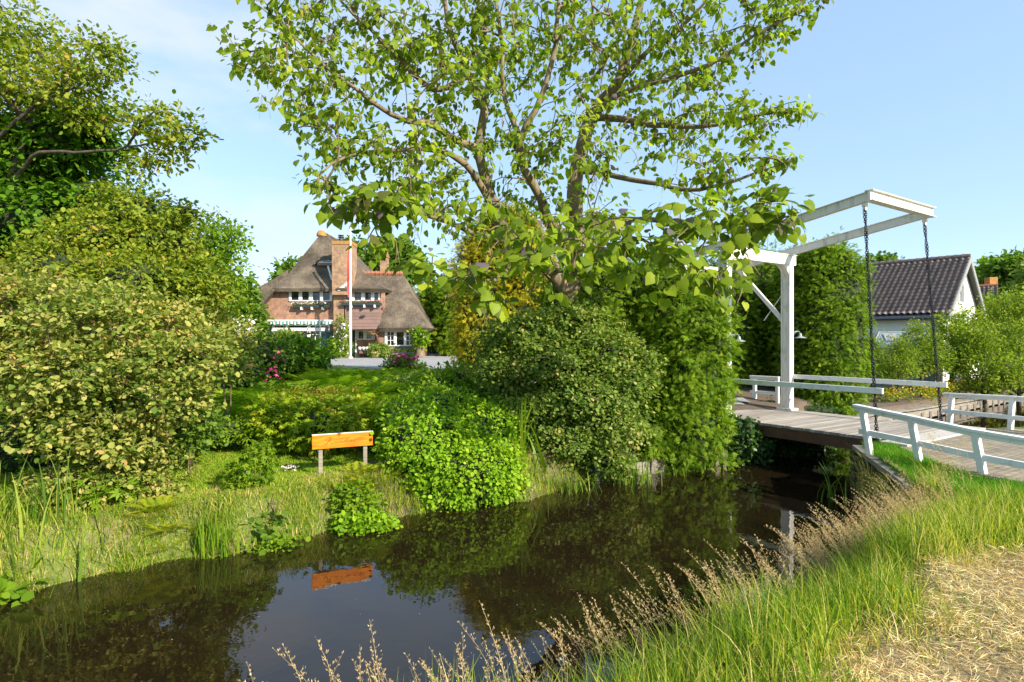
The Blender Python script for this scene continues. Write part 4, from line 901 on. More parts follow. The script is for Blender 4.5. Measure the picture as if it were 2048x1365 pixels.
for sgn in (-1, 1):
    mb = MB(); mb.prism([wp(-.04, 0, Rk[2]+.05), wp(-.04, sgn*SP, EZ+.0), wp(-.04, sgn*SP, EZ-.32), wp(-.04, 0, Rk[2]-.34)], rd*.06); mb.build('barge_board', M['grey_board'], wh)
gf = MB(); c = wp(.30, -.9, 6.1)
for s, w2 in ((-.55, .06), (0, .05), (.55, .06)): gf.obox(c+qd*s, qd*w2, rd*.05, UZ*.85)
for z in (-.85, .85): gf.obox(c+UZ*z, qd*.6, rd*.05, UZ*.06)
g2 = gf.build('gable_window', M['white'], wh); mb = MB(); mb.obox(c+rd*.02, qd*.5, rd*.02, UZ*.8); mb.build('pane', M['glass'], g2)
sv = unit(sl_); nn = unit(np.cross(rd, sv)); nn = nn if nn[2] > 0 else -nn
tl = .0
for al, dn_, wq, hq in ((12.9, 4.4, .42, .55), (12.1, 3.0, .12, .3)):
    c = wp(al, 0, Rk[2])+sv*dn_+nn*.12; mb = MB()
    for s in (-1, 1): mb.obox(c+rd*wq*s, rd*.05, sv*hq, nn*.07); mb.obox(c+sv*hq*s, rd*wq, sv*.05, nn*.068)
    o = mb.build('skylight', M['fascia'], wh); mb = MB(); mb.obox(c, rd*wq*.95, sv*hq*.95, nn*.03); mb.build('pane', M['ghglass'], o)
# side annex
an = thing('garage', 'low white garage with a grey pitched roof beside the white house', 'garage', (18, 30, .55))
A0 = P(1712, 690, 31); mb = MB(); gx0 = wp(13.4, -SP+.3, 0)
mb.obox(wp(16.2, -SP-.2, 1.9), rd*2.6, qd*1.5, UZ*1.5); mb.build('wall', M['render'], an)
mb = MB(); mb.prism([wp(13.4, -SP-2.0, 3.3), wp(19, -SP-2.0, 3.3), wp(19, -SP+.4, 5.0), wp(14.2, -SP+.4, 5.0)], (0, 0, -.14)); mb.build('roof', M['grey_board'], an)
mb = MB(); mb.obox(wp(14.6, -SP-1.72, 2.2), rd*.5, qd*.03, UZ*.6); mb.build('window', M['glass'], an)
# greenhouse
gh = thing('greenhouse', 'small glass greenhouse with a pale frame between the fruit trees and the white house', 'greenhouse', (17, 25.5, .55))
g0 = np.array([17.7, 28.0, .6]); gr = unit(np.array([.93, -.30, 0])); gq = np.array([.30, .93, 0]); gl, gw, gh1, gh2 = 2.7, 2.2, 2.05, 2.85
mb = MB(); mb.obox(g0+gr*gl/2+gq*gw/2+UZ*gh1/2, gr*(gl/2-.03), gq*(gw/2-.03), UZ*gh1/2)
mb.prism([g0+UZ*gh1, g0+gq*gw+UZ*gh1, g0+gq*gw/2+UZ*gh2+gr*.6], (0, 0, -.03))
mb.prism([g0+UZ*gh1, g0+gr*gl+UZ*gh1, g0+gr*gl+gq*gw/2+UZ*gh2, g0+gq*gw/2+UZ*gh2+gr*.6], (0, 0, -.03)); mb.prism([g0+gq*gw+UZ*gh1, g0+gr*gl+gq*gw+UZ*gh1, g0+gr*gl+gq*gw/2+UZ*gh2, g0+gq*gw/2+UZ*gh2+gr*.6], (0, 0, -.03))
mb.build('glazing', M['ghglass'], gh); mb = MB()
mb.tube([g0+gq*gw/2+UZ*gh2+gr*.6, g0+gr*gl+gq*gw/2+UZ*gh2], .035, 4); mb.tube([g0+UZ*gh1, g0+gr*gl+UZ*gh1], .04, 4); mb.tube([g0+UZ*gh1, g0+gq*gw/2+UZ*gh2+gr*.6], .035, 4)
for k in range(6): a = g0+gr*gl*k/5+UZ*gh1; mb.tube([a, g0+gr*max(gl*k/5, .6)+gq*gw/2+UZ*gh2], .022, 4); mb.tube([g0+gr*gl*k/5-gq*.02, a-gq*.02], .025, 4)
for k in range(2): a = g0+gr*(.6+.9*k); b = a; mb.obox(g0+gr*(1.0+.9*k)+gq*gw*.30+UZ*(gh1+(gh2-gh1)*.62+.04), gr*.28, unit(gq*gw/2+UZ*(gh2-gh1))*.3, UZ*.012)
mb.build('frame', M['grey_board'], gh)
# small brick house far right
bh = thing('brick_house', 'small ochre gabled house with a brown tiled roof and brick chimney, farthest right', 'house', (45, 52, .5))
bR = P(1996, 572, 50); bl = unit(np.array([-.75, .66, 0])); bq = np.array([.66, .75, 0]); ez = HZ(612, 49)
mb = MB(); mb.prism([bR+(0, 0, -.2)+bl*.2, bR*(1, 1, 0)+bq*2.3+UZ*ez+bl*.2, bR*(1, 1, 0)+bq*2.3+bl*.2, bR*(1, 1, 0)-bq*2.3+bl*.2, bR*(1, 1, 0)-bq*2.3+UZ*ez+bl*.2], bl*.3)
mb.obox(bR*(1, 1, 0)+bl*3-bq*2.1+UZ*ez/2, bl*2.8, bq*.1, UZ*ez/2); mb.build('wall', M['ochre_render'], bh)
s2 = -bq*2.6+UZ*(ez-.1-bR[2]); ro = pantiles(bh, bR+UZ*.02, bl, s2, 6.3, np.linalg.norm(s2), mat='tile')
mb = MB(); mb.prism([bR, bR+bq*2.6+UZ*(ez-.1-bR[2]), bR+bq*2.6+UZ*(ez-.1-bR[2])+bl*6.3, bR+bl*6.3], (0, 0, -.12)); mb.tube([bR+UZ*.06, bR+UZ*.06+bl*6.3], .14, 6)
mb.build('rear_roof', M['rtile'], bh)
mb = MB(); c = P(1982, 572, 51.5); mb.box((c[0]-.36, c[1]-.3, c[2]-.8), (c[0]+.36, c[1]+.3, c[2]+.75)); mb.build('chimney', M['lichen'], bh)

# ================================================================ vegetation
def plant(name, label, cat, base, layers, group=None, mains=None, tips=None, bark='twig', stem_name='stems', fol_name='foliage', rtip=.006, step=.35, rootr=.12, core=None, sag=.1, kind=None):
    """layers: list of (material, [quad parts]) ; mains/tips: branch skeleton"""
    base = np.array([base[0], base[1], gz(base[0], base[1]) if len(base) == 2 else base[2]])
    r_ = thing(name, label, cat, base, group)
    if mains is not None:
        mb = skeleton(mains, tips if tips is not None else [], step=step, rtip=rtip, rootr=rootr, sag=sag); mb.build(stem_name, M[bark], r_, smooth=True)
    for k, (nm, m_, parts) in enumerate(layers): quads_obj(nm, parts, M[m_], r_)
    if core is not None: core.build('inner_core', M['hedgecore'], r_, smooth=True)
    return r_
def core_blobs(blobs, f=.72):  # lumpy closed hull added inside the leaves to block views through
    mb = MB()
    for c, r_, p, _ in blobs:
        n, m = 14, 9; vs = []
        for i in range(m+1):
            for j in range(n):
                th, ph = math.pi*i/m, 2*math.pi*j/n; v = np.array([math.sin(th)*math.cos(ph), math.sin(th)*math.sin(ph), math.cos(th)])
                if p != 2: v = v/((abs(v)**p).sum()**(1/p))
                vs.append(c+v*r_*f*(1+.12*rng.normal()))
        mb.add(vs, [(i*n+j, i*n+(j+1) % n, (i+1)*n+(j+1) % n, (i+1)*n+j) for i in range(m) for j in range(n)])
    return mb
def P3(l): return [P(*a) for a in l]
def clip_g(pts, out, h=.05):
    k = pts[:, 2] > ground_h(pts[:, 0], pts[:, 1])+h; return pts[k], out[k]
def thin(pos, out, k):
    if len(pos) <= k: return pos
    return pos[rng.choice(len(pos), k, replace=False)]

# ---- the big catalpa
TB = np.array([1.35, 14.2, gz(1.35, 14.2)])
def cp(px, py, d): return P(px, py, d)
mains = [
 ([TB-(0, 0, .2), TB+(0.02, 0, .7), cp(1140, 640, 14.1), cp(1146, 560, 14), cp(1150, 470, 13.9), cp(1150, 390, 13.9), cp(1160, 310, 13.9), cp(1185, 232, 13.9), cp(1238, 160, 13.8), cp(1262, 80, 13.7), cp(1282, 0, 13.6), cp(1300, -110, 13.6)], [.30, .27, .24, .23, .21, .19, .17, .17, .12, .10, .08, .04], False),
 ([cp(1142, 600, 14.1), cp(1105, 545, 13.8), cp(1050, 505, 13.4), cp(1018, 482, 13.2), cp(992, 425, 13.0), cp(968, 350, 12.9), cp(955, 300, 12.8), cp(968, 220, 12.8), cp(940, 150, 12.8), cp(900, 60, 12.7), cp(880, -60, 12.7)], [.18, .17, .16, .16, .14, .12, .11, .09, .08, .06, .03], True),
 ([cp(1146, 540, 14), cp(1120, 470, 13.3), cp(1092, 440, 12.9), cp(1085, 400, 12.7), cp(1050, 340, 12.5), cp(1042, 280, 12.4), cp(1085, 190, 12.3), cp(1110, 90, 12.2), cp(1120, -40, 12.2)], [.16, .15, .14, .10, .09, .08, .06, .05, .03], True),
 ([cp(1042, 280, 12.4), cp(1010, 200, 12.3), cp(1004, 100, 12.3), cp(985, -30, 12.3)], [.07, .05, .04, .02], True),
 ([cp(968, 260, 12.8), cp(975, 140, 12.9), cp(965, 0, 13), cp(962, -60, 13)], [.07, .05, .035, .02], True),
 ([cp(955, 300, 12.8), cp(905, 278, 12.4), cp(860, 246, 12), cp(820, 245, 11.7), cp(740, 200, 11.4), cp(650, 130, 11), cp(575, 60, 10.8)], [.09, .08, .07, .055, .045, .03, .015], True),
 ([cp(940, 150, 12.8), cp(870, 180, 12.4), cp(800, 120, 12), cp(740, 60, 11.8), cp(650, -30, 11.6)], [.08, .06, .045, .035, .02], True),
 ([cp(992, 425, 13.0), cp(930, 330, 12.3), cp(870, 300, 11.8), cp(800, 300, 11.4), cp(700, 310, 10.8), cp(640, 350, 10.4)], [.09, .07, .055, .04, .03, .015], True),
 ([cp(1018, 482, 13.2), cp(960, 470, 12.2), cp(880, 440, 11), cp(800, 415, 10.2), cp(720, 410, 9.8)], [.09, .06, .045, .03, .015], True),
 ([cp(1185, 232, 13.9), cp(1240, 190, 13.4), cp(1330, 160, 12.9), cp(1420, 130, 12.5), cp(1510, 70, 12.2), cp(1620, 15, 12)], [.10, .07, .055, .045, .03, .012], True),
 ([cp(1185, 240, 13.9), cp(1235, 238, 13.5), cp(1330, 252, 12.8), cp(1430, 250, 12.2), cp(1520, 230, 11.8), cp(1600, 222, 11.5)], [.10, .08, .06, .04, .03, .012], True),
 ([cp(1155, 345, 13.9), cp(1190, 345, 13.4), cp(1290, 365, 12.4), cp(1400, 380, 11.5), cp(1500, 350, 11), cp(1560, 330, 10.8)], [.09, .07, .055, .04, .025, .012], True),
 ([cp(1150, 450, 13.9), cp(1230, 440, 12.4), cp(1330, 440, 11), cp(1430, 452, 10), cp(1520, 445, 9.4), cp(1590, 430, 9)], [.10, .07, .05, .04, .03, .012], True),
 ([cp(1150, 500, 13.9), cp(1190, 500, 12), cp(1260, 510, 10), cp(1330, 520, 8.9), cp(1400, 530, 8.4)], [.10, .07, .05, .035, .015], True),
 ([cp(1120, 530, 13.5), cp(1080, 545, 11.5), cp(1060, 530, 9.8), cp(1090, 510, 8.6)], [.09, .06, .04, .015], True),
 ([cp(1050, 505, 13.4), cp(990, 560, 11.6), cp(940, 560, 10), cp(880, 560, 9)], [.08, .05, .035, .015], True),
 ([cp(1238, 160, 13.8), cp(1300, 100, 13.4), cp(1380, 40, 13), cp(1440, -40, 12.8)], [.08, .055, .04, .02], True),
]
mains = [([np.array(p) for p in a], b, c) for a, b, c in mains]
cb = [blob(560, 95, 10.9, 105, 85, 1.1), blob(500, 115, 10.8, 60, 40, .6), blob(640, 200, 11, 130, 100, 1.5), blob(590, 10, 11.2, 110, 60, 1.2), blob(760, 60, 12, 170, 120, 2.0), blob(700, 280, 10.8, 110, 70, 1.1),
      blob(665, 350, 10.2, 55, 50, .6), blob(760, 420, 9.8, 80, 50, .8), blob(850, 340, 11.2, 140, 100, 1.6), blob(900, 200, 12.2, 170, 150, 2.2), blob(1000, 60, 12.8, 200, 140, 2.6), blob(1200, 60, 13, 200, 140, 2.6), blob(1400, 60, 12.8, 160, 100, 2.2),
      blob(1530, 40, 12.2, 90, 60, 1.2), blob(1610, 15, 12, 45, 30, .6), blob(1330, 220, 12.9, 180, 90, 1.8), blob(1500, 225, 11.9, 100, 45, 1), blob(1580, 220, 11.6, 45, 28, .5), blob(1420, 340, 11.2, 140, 60, 1.2), blob(1540, 320, 11, 50, 40, .5),
      blob(1100, 300, 12, 150, 130, 2), blob(1150, 440, 11, 120, 70, 1.2), blob(950, 420, 10.5, 120, 60, 1)]
fb = [blob(780, 400, 9.3, 95, 45, .7), blob(700, 410, 9.4, 60, 38, .5), blob(1060, 470, 8.6, 90, 60, .7), blob(1120, 530, 8.0, 110, 50, .6), blob(1240, 470, 8.6, 120, 55, .7), blob(1330, 520, 8.1, 110, 55, .6), blob(1400, 450, 8.7, 110, 50, .7), blob(1420, 545, 8.1, 70, 45, .5),
      blob(1500, 430, 8.8, 100, 45, .6), blob(1560, 405, 8.8, 45, 55, .5), blob(940, 560, 8.5, 80, 35, .6), blob(850, 545, 8.8, 55, 40, .4), blob(1490, 490, 8.7, 40, 35, .4), blob(985, 600, 8.4, 60, 30, .4), blob(1445, 600, 8.5, 22, 20, .2), blob(760, 480, 9.3, 45, 25, .4)]
tp, to = blob_pts(cb, 1400, .15); fp_, fo = blob_pts(fb, 165, .1)
tips = np.concatenate([tp, fp_])
L1 = leaves_on(tp, to, 9, .12, 'heart', .115, sx=.82, up=.8, droop=1.0, rand=.75, outw=.35, flat=.55, svar=.3)
L2 = leaves_on(fp_, fo+np.array([.1, -.7, 0]), 6, .13, 'heart', .165, up=.75, droop=.9, rand=.6, outw=.5, flat=.6, svar=.22)
kk = rng.random(len(tp)) < .33
L3 = leaves_on(tp[kk]+(0, 0, .07), to[kk], 1, .05, 'heart', .10, up=1, droop=.9, rand=.5); kk = rng.random(len(fp_)) < .45; L3b = leaves_on(fp_[kk]+(0, -.03, .10), fo[kk], 1, .05, 'heart', .12, up=1, droop=.9, rand=.5)
pods = []
sel = np.concatenate([tp[rng.choice(len(tp), 170)], fp_[rng.choice(len(fp_), 60)]])
pm = MB()
for c in sel:
    for k in range(rng.integers(2, 6)):
        a = c+rng.normal(size=3)*.05; L = rng.uniform(.22, .42); d = rng.normal(size=3)*.04
        pm.tube([a, a+d+(0, 0, -L*.5), a+d*2.4+(0, 0, -L)], [.003, .0045, .002], 3, cap=False)
r_ = plant('catalpa_tree', 'big spreading tree with heart shaped leaves and hanging pods, taking up the top centre', 'tree', tuple(TB), [('crown', 'catalpa', [L1, L2]), ('young_leaves', 'catalpa_dark', [L3, L3b])], mains=mains, tips=tips, bark='bark', stem_name='trunk', rtip=.0095, step=.3, sag=.0)
pm.build('seed_pods', M['pod'], r_)['kind'] = 'stuff'

# ---- generic builders
def shrub(name, label, cat, base, blobs, mat, tpl, size, n, per=6, spread=.09, shell=.5, stems=0, group=None, up=.6, droop=.15, rand=.7, outw=.6, core=True, coref=.66, extra=None, flat=.7, bark='twig', sx=1., clump=None, tipn=120, trunk=None, rtip=.006, stem_name='stems', fol='foliage', step=.3, ybias=(0, 0, 0)):
    if clump:
        kc, rc, fc = clump; pos, out = blob_pts(blobs, max(20, n//kc), shell); off = rng.normal(size=(len(pos), kc, 3))*rc*np.array([1, 1, fc]); off -= np.maximum(0, (off**2).sum(-1, keepdims=True)**.5-rc*.3)*np.array([0, 0, .35])
        pos = (pos[:, None]+off).reshape(-1, 3); out = np.repeat(out, kc, 0); p2_, o2_ = blob_pts(blobs, n//2, shell); pos = np.concatenate([pos, p2_]); out = np.concatenate([out, o2_])
    else: pos, out = blob_pts(blobs, n, shell)
    pos, out = clip_g(pos, out)
    parts = [leaves_on(pos, out, per, spread, tpl, size, up=up, droop=droop, rand=rand, outw=outw, flat=flat, sx=sx, ybias=ybias)]
    layers = [(fol, mat, parts)]
    mains_ = None; tips_ = None
    if trunk: mains_ = [([np.array(p, float) for p in a], b, i > 0) for i, (a, b) in enumerate(trunk)]
    elif stems:
        b3 = np.array([base[0], base[1], gz(base[0], base[1])]); mains_ = []
        for k in range(stems):
            t = pos[rng.integers(len(pos))]; m_ = (b3*.6+t*.4)+(0, 0, .2); s0 = b3+(rng.normal()*.1, rng.normal()*.1, -.1)
            mains_.append(([s0, s0*.5+m_*.5+(0, 0, .03), m_], [.014, .011, .008], False))
    if mains_ is not None: tips_ = thin(pos, out, tipn)
    if extra: layers += extra
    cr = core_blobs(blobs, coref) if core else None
    return plant(name, label, cat, base, layers, group, mains_, tips_, bark, stem_name=stem_name, rtip=rtip, core=cr, step=step)
def flowers(pts, n, size, spread, mat, tpl='diamond', nm='flowers', sx=1.5):
    p = pts[rng.choice(len(pts), n)]+rng.normal(size=(n, 3))*spread
    return (nm, mat, [inst(tpl, p, rng.normal(size=(n, 3)), rng.normal(size=(n, 3))+(0, -1, .6), size*(.7+.6*rng.random(n)), rng.random(n), sx)])

# ---- left side
gl_ = lambda x, y: gz(x, y)
shrub('smoke_bush', 'large loose shrub with pale mottled pinkish green leaves, filling the left edge above the lawn', 'shrub', (-6.15, 8.9),
      [blob(60, 610, 9.2, 170, 80, 1.1), blob(230, 640, 8.9, 150, 75, 1.1), blob(350, 720, 8.8, 110, 60, .9), blob(130, 740, 8.4, 170, 75, 1.0), blob(300, 790, 8.6, 120, 60, .8), blob(150, 840, 8.3, 110, 42, .7), blob(230, 880, 8.5, 110, 50, .7), blob(180, 955, 8.5, 100, 45, .6), blob(-80, 680, 8.9, 140, 130, 1.1), blob(290, 930, 8.8, 70, 50, .5), blob(385, 690, 9.4, 60, 42, .6), blob(270, 965, 8.6, 60, 40, .4)],
      'cotinus', 'oval', .070, 4000, clump=(9, .16, .3), per=7, spread=.07, shell=.35, up=1.0, droop=.1, rand=.7, outw=.45, core=False, flat=.35, sx=1.15,
      trunk=[([np.array([-6.15, 8.9, gz(-6.15, 8.9)-.1]), P(195, 900, 8.8), P(210, 780, 8.9), P(190, 680, 9)], [.07, .06, .04, .02]), ([P(195, 980, 8.8), P(235, 880, 8.7), P(290, 760, 8.8), P(360, 700, 8.9)], [.05, .045, .03, .015]), ([P(193, 980, 8.85), P(160, 860, 8.7), P(90, 760, 8.7), P(40, 640, 9)], [.05, .04, .03, .015])], tipn=420, bark='darkbark', stem_name='trunk', fol='crown')
shrub('dark_shrub', 'deep green shrub in the shade behind the smoke bush at the left edge', 'shrub', (-9.2, 10.3),
      [blob(0, 900, 10.6, 150, 110, 1.0), blob(-60, 760, 11, 140, 120, 1.1), blob(150, 860, 11.4, 150, 110, .9), blob(320, 860, 12.2, 90, 70, .8)], 'darkleaf', 'oval', .095, 900, per=6, spread=.12, shell=.55, stems=4)
# overhanging yellowish tree
trk = [([np.array([-15.2, 14.2, 1.0]), P(-40, 700, 15), P(-20, 520, 15), P(20, 370, 14.8), P(60, 250, 14.6), P(100, 180, 14.5), P(150, 120, 14.5)], [.24, .2, .16, .11, .08, .05, .02]),
       ([P(5, 420, 14.9), P(40, 345, 14.4), P(80, 305, 14), P(150, 305, 13.8), P(230, 300, 13.6), P(300, 285, 13.4), P(370, 260, 13.3)], [.07, .055, .042, .036, .03, .022, .01]),
       ([P(-60, 380, 14.9), P(0, 275, 14.3), P(50, 228, 14), P(75, 200, 13.9), P(130, 185, 13.8), P(210, 140, 13.7)], [.07, .055, .045, .035, .025, .012]),
       ([P(260, 293, 13.5), P(285, 240, 13.4), P(320, 215, 13.3)], [.04, .03, .012]), ([P(60, 250, 14.6), P(-40, 120, 14.2), P(-60, 0, 14)], [.09, .06, .02]), ([P(20, 370, 14.8), P(90, 160, 15.2), P(40, 40, 15)], [.08, .05, .015])]
shrub('overhanging_tree', 'tall tree with small yellow green leaves and a long bare limb reaching right', 'tree', (-15.2, 14.2),
      [blob(30, 60, 14.5, 90, 60, 1.4), blob(60, 150, 14.4, 110, 60, 1.4), blob(190, 130, 13.9, 70, 55, .9), blob(140, 190, 14, 90, 50, 1.1), blob(170, 240, 14.2, 45, 26, .6), blob(300, 235, 13.4, 45, 35, .6), blob(345, 255, 13.3, 55, 42, .6), blob(330, 310, 13.4, 65, 26, .5), blob(270, 340, 13.5, 40, 25, .4), blob(390, 275, 13.3, 22, 30, .3), blob(-60, 200, 14.6, 110, 160, 1.6), blob(210, 90, 13.9, 40, 25, .5)],
      'yellowleaf', 'oval', .11, 1250, per=9, spread=.15, shell=.2, core=False, trunk=trk, tipn=620, bark='darkbark', stem_name='trunk', fol='crown', flat=.6, droop=.2, up=.7, rtip=.006)
shrub('broadleaf_tree', 'dense tree with dark green leaves low behind the yellowish branches at the far left', 'tree', (-16.5, 16.2),
      [blob(60, 330, 15.8, 150, 110, 1.6), blob(130, 280, 15.5, 90, 80, 1.2), blob(190, 260, 15.3, 45, 45, .8), blob(60, 440, 15.4, 170, 90, 1.6), blob(200, 400, 15.6, 70, 50, 1), blob(-60, 520, 15.5, 130, 120, 1.6)],
      'darkleaf', 'oval', .16, 1700, clump=(7, .3, .35), per=7, spread=.22, shell=.5, core=True, coref=.6, trunk=[([np.array([-16.5, 16.2, 1]), P(-20, 560, 16), P(20, 420, 15.8), P(60, 300, 15.6)], [.25, .2, .14, .05])], tipn=200, bark='darkbark', stem_name='trunk', fol='crown', flat=.4, up=1., droop=.3)
shrub('golden_bush_tree', 'rounded yellow green tree rising behind the smoke bush with a twiggy top', 'tree', (-8.6, 12.6),
      [blob(270, 430, 13.4, 75, 60, 1.1), blob(200, 480, 12.8, 100, 60, 1.1), blob(325, 485, 12.9, 70, 55, 1), blob(370, 575, 12.4, 75, 55, 1), blob(280, 560, 12, 130, 60, 1.1), blob(130, 540, 12, 120, 60, 1), blob(370, 430, 13, 28, 30, .4), blob(395, 540, 12.8, 30, 35, .5)],
      'yellowleaf', 'oval', .088, 2300, clump=(8, .2, .4), per=7, spread=.12, shell=.45, core=True, coref=.5, trunk=[([np.array([-8.6, 12.6, .8]), P(250, 740, 12.6), P(270, 600, 12.6), P(290, 460, 12.8)], [.12, .1, .07, .03])], tipn=260, bark='darkbark', stem_name='trunk', fol='crown', flat=.5)
shrub('light_oak', 'bright green open tree standing behind the golden bush left of the house', 'tree', (-11.8, 21.5),
      [blob(430, 470, 21.5, 50, 38, 1.2), blob(400, 520, 21.5, 50, 50, 1.2), blob(450, 540, 21.3, 38, 40, 1.1), blob(420, 600, 21.2, 60, 50, 1.4), blob(470, 480, 21.3, 18, 22, .5)],
      'brightleaf', 'oval', .14, 900, per=6, spread=.2, shell=.3, core=False, trunk=[([np.array([-11.8, 21.5, 1.4]), P(415, 620, 21.5), P(420, 540, 21.5), P(425, 470, 21.5)], [.16, .13, .09, .03])], tipn=200, stem_name='trunk', fol='crown', bark='darkbark')
def bg_tree(name, label, px, py, d, rx, ry, mat, size=.28, n=None, group=None, base=None, nb=6, rz=None, trunk=True):
    """tree some way off: crown of several lobes with leaf clumps"""
    rz = rz or rx/F*d*.8; bl_ = [blob(px, py+ry*.2, d, rx*.75, ry*.75, rz*.8)]
    for k in range(nb):
        a = 2*math.pi*k/nb+rng.normal()*.3; e = rng.uniform(.3, .62)
        bl_.append(blob(px+math.cos(a)*rx*.55, py-math.sin(a)*ry*.5*1.0, d+rng.normal()*rz*.3, rx*rng.uniform(.32, .5), ry*rng.uniform(.32, .5), rz*.5))
    bx, by = (px-1024)/F*d, d; z0 = gz(bx, by); top = P(px, py, d)
    return shrub(name, label, 'tree', (bx, by), bl_, mat, 'oval', size, n or int(500+rx*ry*.25), per=6, spread=size*1.1, shell=.45, core=True, coref=.55,
                 trunk=[([np.array([bx, by, z0-.2]), np.array([bx, by, (z0+top[2])/2]), top], [.18*d/30, .14*d/30, .05])] if trunk else None, tipn=90, bark='darkbark', stem_name='trunk', fol='crown', group=group, step=.8, rtip=.012)
GB = 'trees beyond the thatched house'
bg_tree('tree', 'leafy tree right behind the rear chimney of the thatched house', 785, 530, 62, 62, 52, 'midleaf', .5, 1100, GB)
bg_tree('tree', 'tree whose tip shows behind the left slope of the thatched roof', 583, 560, 62, 26, 40, 'midleaf', .5, 400, GB)
bg_tree('tree', 'tree with only its top showing beside the chimney pot of the thatched house', 700, 520, 64, 32, 40, 'midleaf', .5, 400, GB)
bg_tree('tree', 'green tree between the light oak and the left eave of the thatched house', 475, 610, 40, 40, 55, 'midleaf', .33, 900, GB)
bg_tree('tree', 'low dark tree hugging the left wall of the thatched house', 500, 650, 44, 25, 45, 'darkleaf', .3, 500, GB)
bg_tree('tree', 'wide tree mass far behind the smoke bush', 330, 600, 38, 90, 110, 'darkleaf', .35, 900, GB)
bg_tree('tree', 'dark broad tree closing the view behind the iron gate', 905, 640, 60, 80, 85, 'darkleaf', .45, 1200, GB)
bg_tree('tree', 'dark tree with a high crown behind the golden conifer', 1010, 600, 50, 100, 110, 'darkleaf', .4, 1200, GB)

# flower beds between lawn and house
BG = 'bushes in the garden bed before the house'
def bush(name, label, blobs, mat, tpl, size, n, **kw):
    c = blobs[0][0]; return shrub(name, label, 'bush', (c[0], c[1]), blobs, mat, tpl, size, n, group=kw.pop('group', BG), **kw)
shrub('slim_shrub', 'slender pale shrub on two thin bare stems at the left end of the bed', 'shrub', (-6.3, 12.7), [blob(440, 670, 12.4, 60, 35, .6), blob(470, 700, 12.5, 45, 30, .5), blob(410, 640, 12.4, 50, 35, .5), blob(455, 740, 12.6, 25, 20, .3)], 'cotinus', 'oval', .08, 380, per=6, spread=.09, shell=.3, core=False,
      trunk=[([P(452, 850, 12.7), P(448, 780, 12.6), P(440, 700, 12.5), P(436, 660, 12.4)], [.022, .02, .016, .01]), ([P(460, 850, 12.7), P(462, 780, 12.6), P(468, 710, 12.5)], [.018, .016, .01])], tipn=90)
bush('mixed_bush', 'dark bush with a few dusky red roses in front of the awning wall', [blob(520, 715, 18, 75, 45, 1.2), blob(470, 750, 16.5, 60, 50, 1)], 'midleaf', 'oval', .11, 700, per=6, spread=.12, extra=[flowers(np.array([P(555, 712, 17.2), P(545, 745, 16.4), P(500, 735, 16.4)]), 40, .10, .12, 'pink')])
bush('glossy_bush', 'bright deep green bush just left of the flagpole foot', [blob(600, 720, 20, 58, 42, 1.2), blob(560, 735, 19.5, 40, 30, 1)], 'darkleaf', 'oval', .15, 700, per=6, spread=.14)
bush('willowy_bush', 'grey green feathery bush against the big ground floor window', [blob(572, 690, 33, 26, 24, .8)], 'olive', 'lance', .28, 420, per=6, spread=.18, up=.3, ybias=(0, 0, .8))
bush('rose_bush', 'pale shrub rose with white flowers to the left of the awning', [blob(465, 690, 26, 45, 55, 1.1)], 'cotinus', 'oval', .13, 500, per=6, spread=.15, extra=[flowers(np.array([P(480+i*9, 650+j*12, 25) for i in range(3) for j in range(4)]), 90, .12, .2, 'petalwhite')])
bush('climbing_rose', 'white climbing rose scrambling up the brick chimney breast', [blob(684, 655, 43.6, 10, 22, .3), blob(680, 690, 43.4, 22, 18, .4), blob(672, 712, 42.6, 30, 12, .6)], 'brightleaf', 'oval', .17, 330, per=5, spread=.15, core=False, extra=[flowers(np.array([P(680+i*5, 652+j*10, 43.1) for i in range(3) for j in range(6)]), 80, .15, .22, 'petalwhite')], stems=3)
bush('clipped_bush', 'neat rounded olive green bush between porch and wing window', [blob(758, 703, 43.9, 20, 13.5, .8, 2.4)], 'olive', 'diamond', .13, 600, per=5, spread=.10, shell=.8)
bush('stump_rose', 'leafy rose growing over a pale tree stump at the right corner of the house', [blob(843, 680, 44, 13, 16, .4), blob(836, 668, 44, 8, 9, .3)], 'brightleaf', 'oval', .2, 220, per=5, spread=.16, core=False, extra=[flowers(np.array([P(838, 666, 43.7), P(846, 672, 43.7)]), 14, .16, .15, 'petalwhite')],
     trunk=[([P(841, 712, 44), P(840, 700, 44), P(842, 685, 44)], [.42, .30, .16]), ([P(838, 700, 44), P(834, 688, 44)], [.2, .1])], bark='bark', tipn=40)
bush('peony_bush', 'peony with round magenta flowers at the edge of the gravel drive', [blob(805, 735, 20.5, 38, 20, .7)], 'midleaf', 'oval', .11, 330, per=5, spread=.1, extra=[])
mb = MB()
for x, y in ((797, 715), (806, 712), (812, 717), (823, 720), (831, 717), (788, 722), (818, 731)):
    c = P(x, y, 20); mb.lathe(c-UZ*.03, [(.03, 0), (.07, .015), (.085, .05), (.07, .09), (.03, .105)], 8); mb.tube([c, c-UZ*.3], .006, 3)
tag(mb.build('peony_flowers', M['pink'], base=P(812, 730, 20)), 'group of seven round magenta peony blooms on long stalks above the bed', 'flowers')
bush('feathery_bush', 'low greyish bush right of the ferns below the gravel edge', [blob(840, 775, 16.5, 70, 30, .8), blob(900, 760, 16.8, 40, 25, .6)], 'olive', 'diamond', .09, 520, per=6, spread=.1)
bush('leafy_bush', 'fresh green bush behind the ivy mound', [blob(880, 790, 14.5, 70, 48, .9), blob(915, 770, 14.8, 40, 35, .6), blob(835, 830, 13.5, 60, 35, .7)], 'brightleaf', 'oval', .095, 900, per=6, spread=.1)
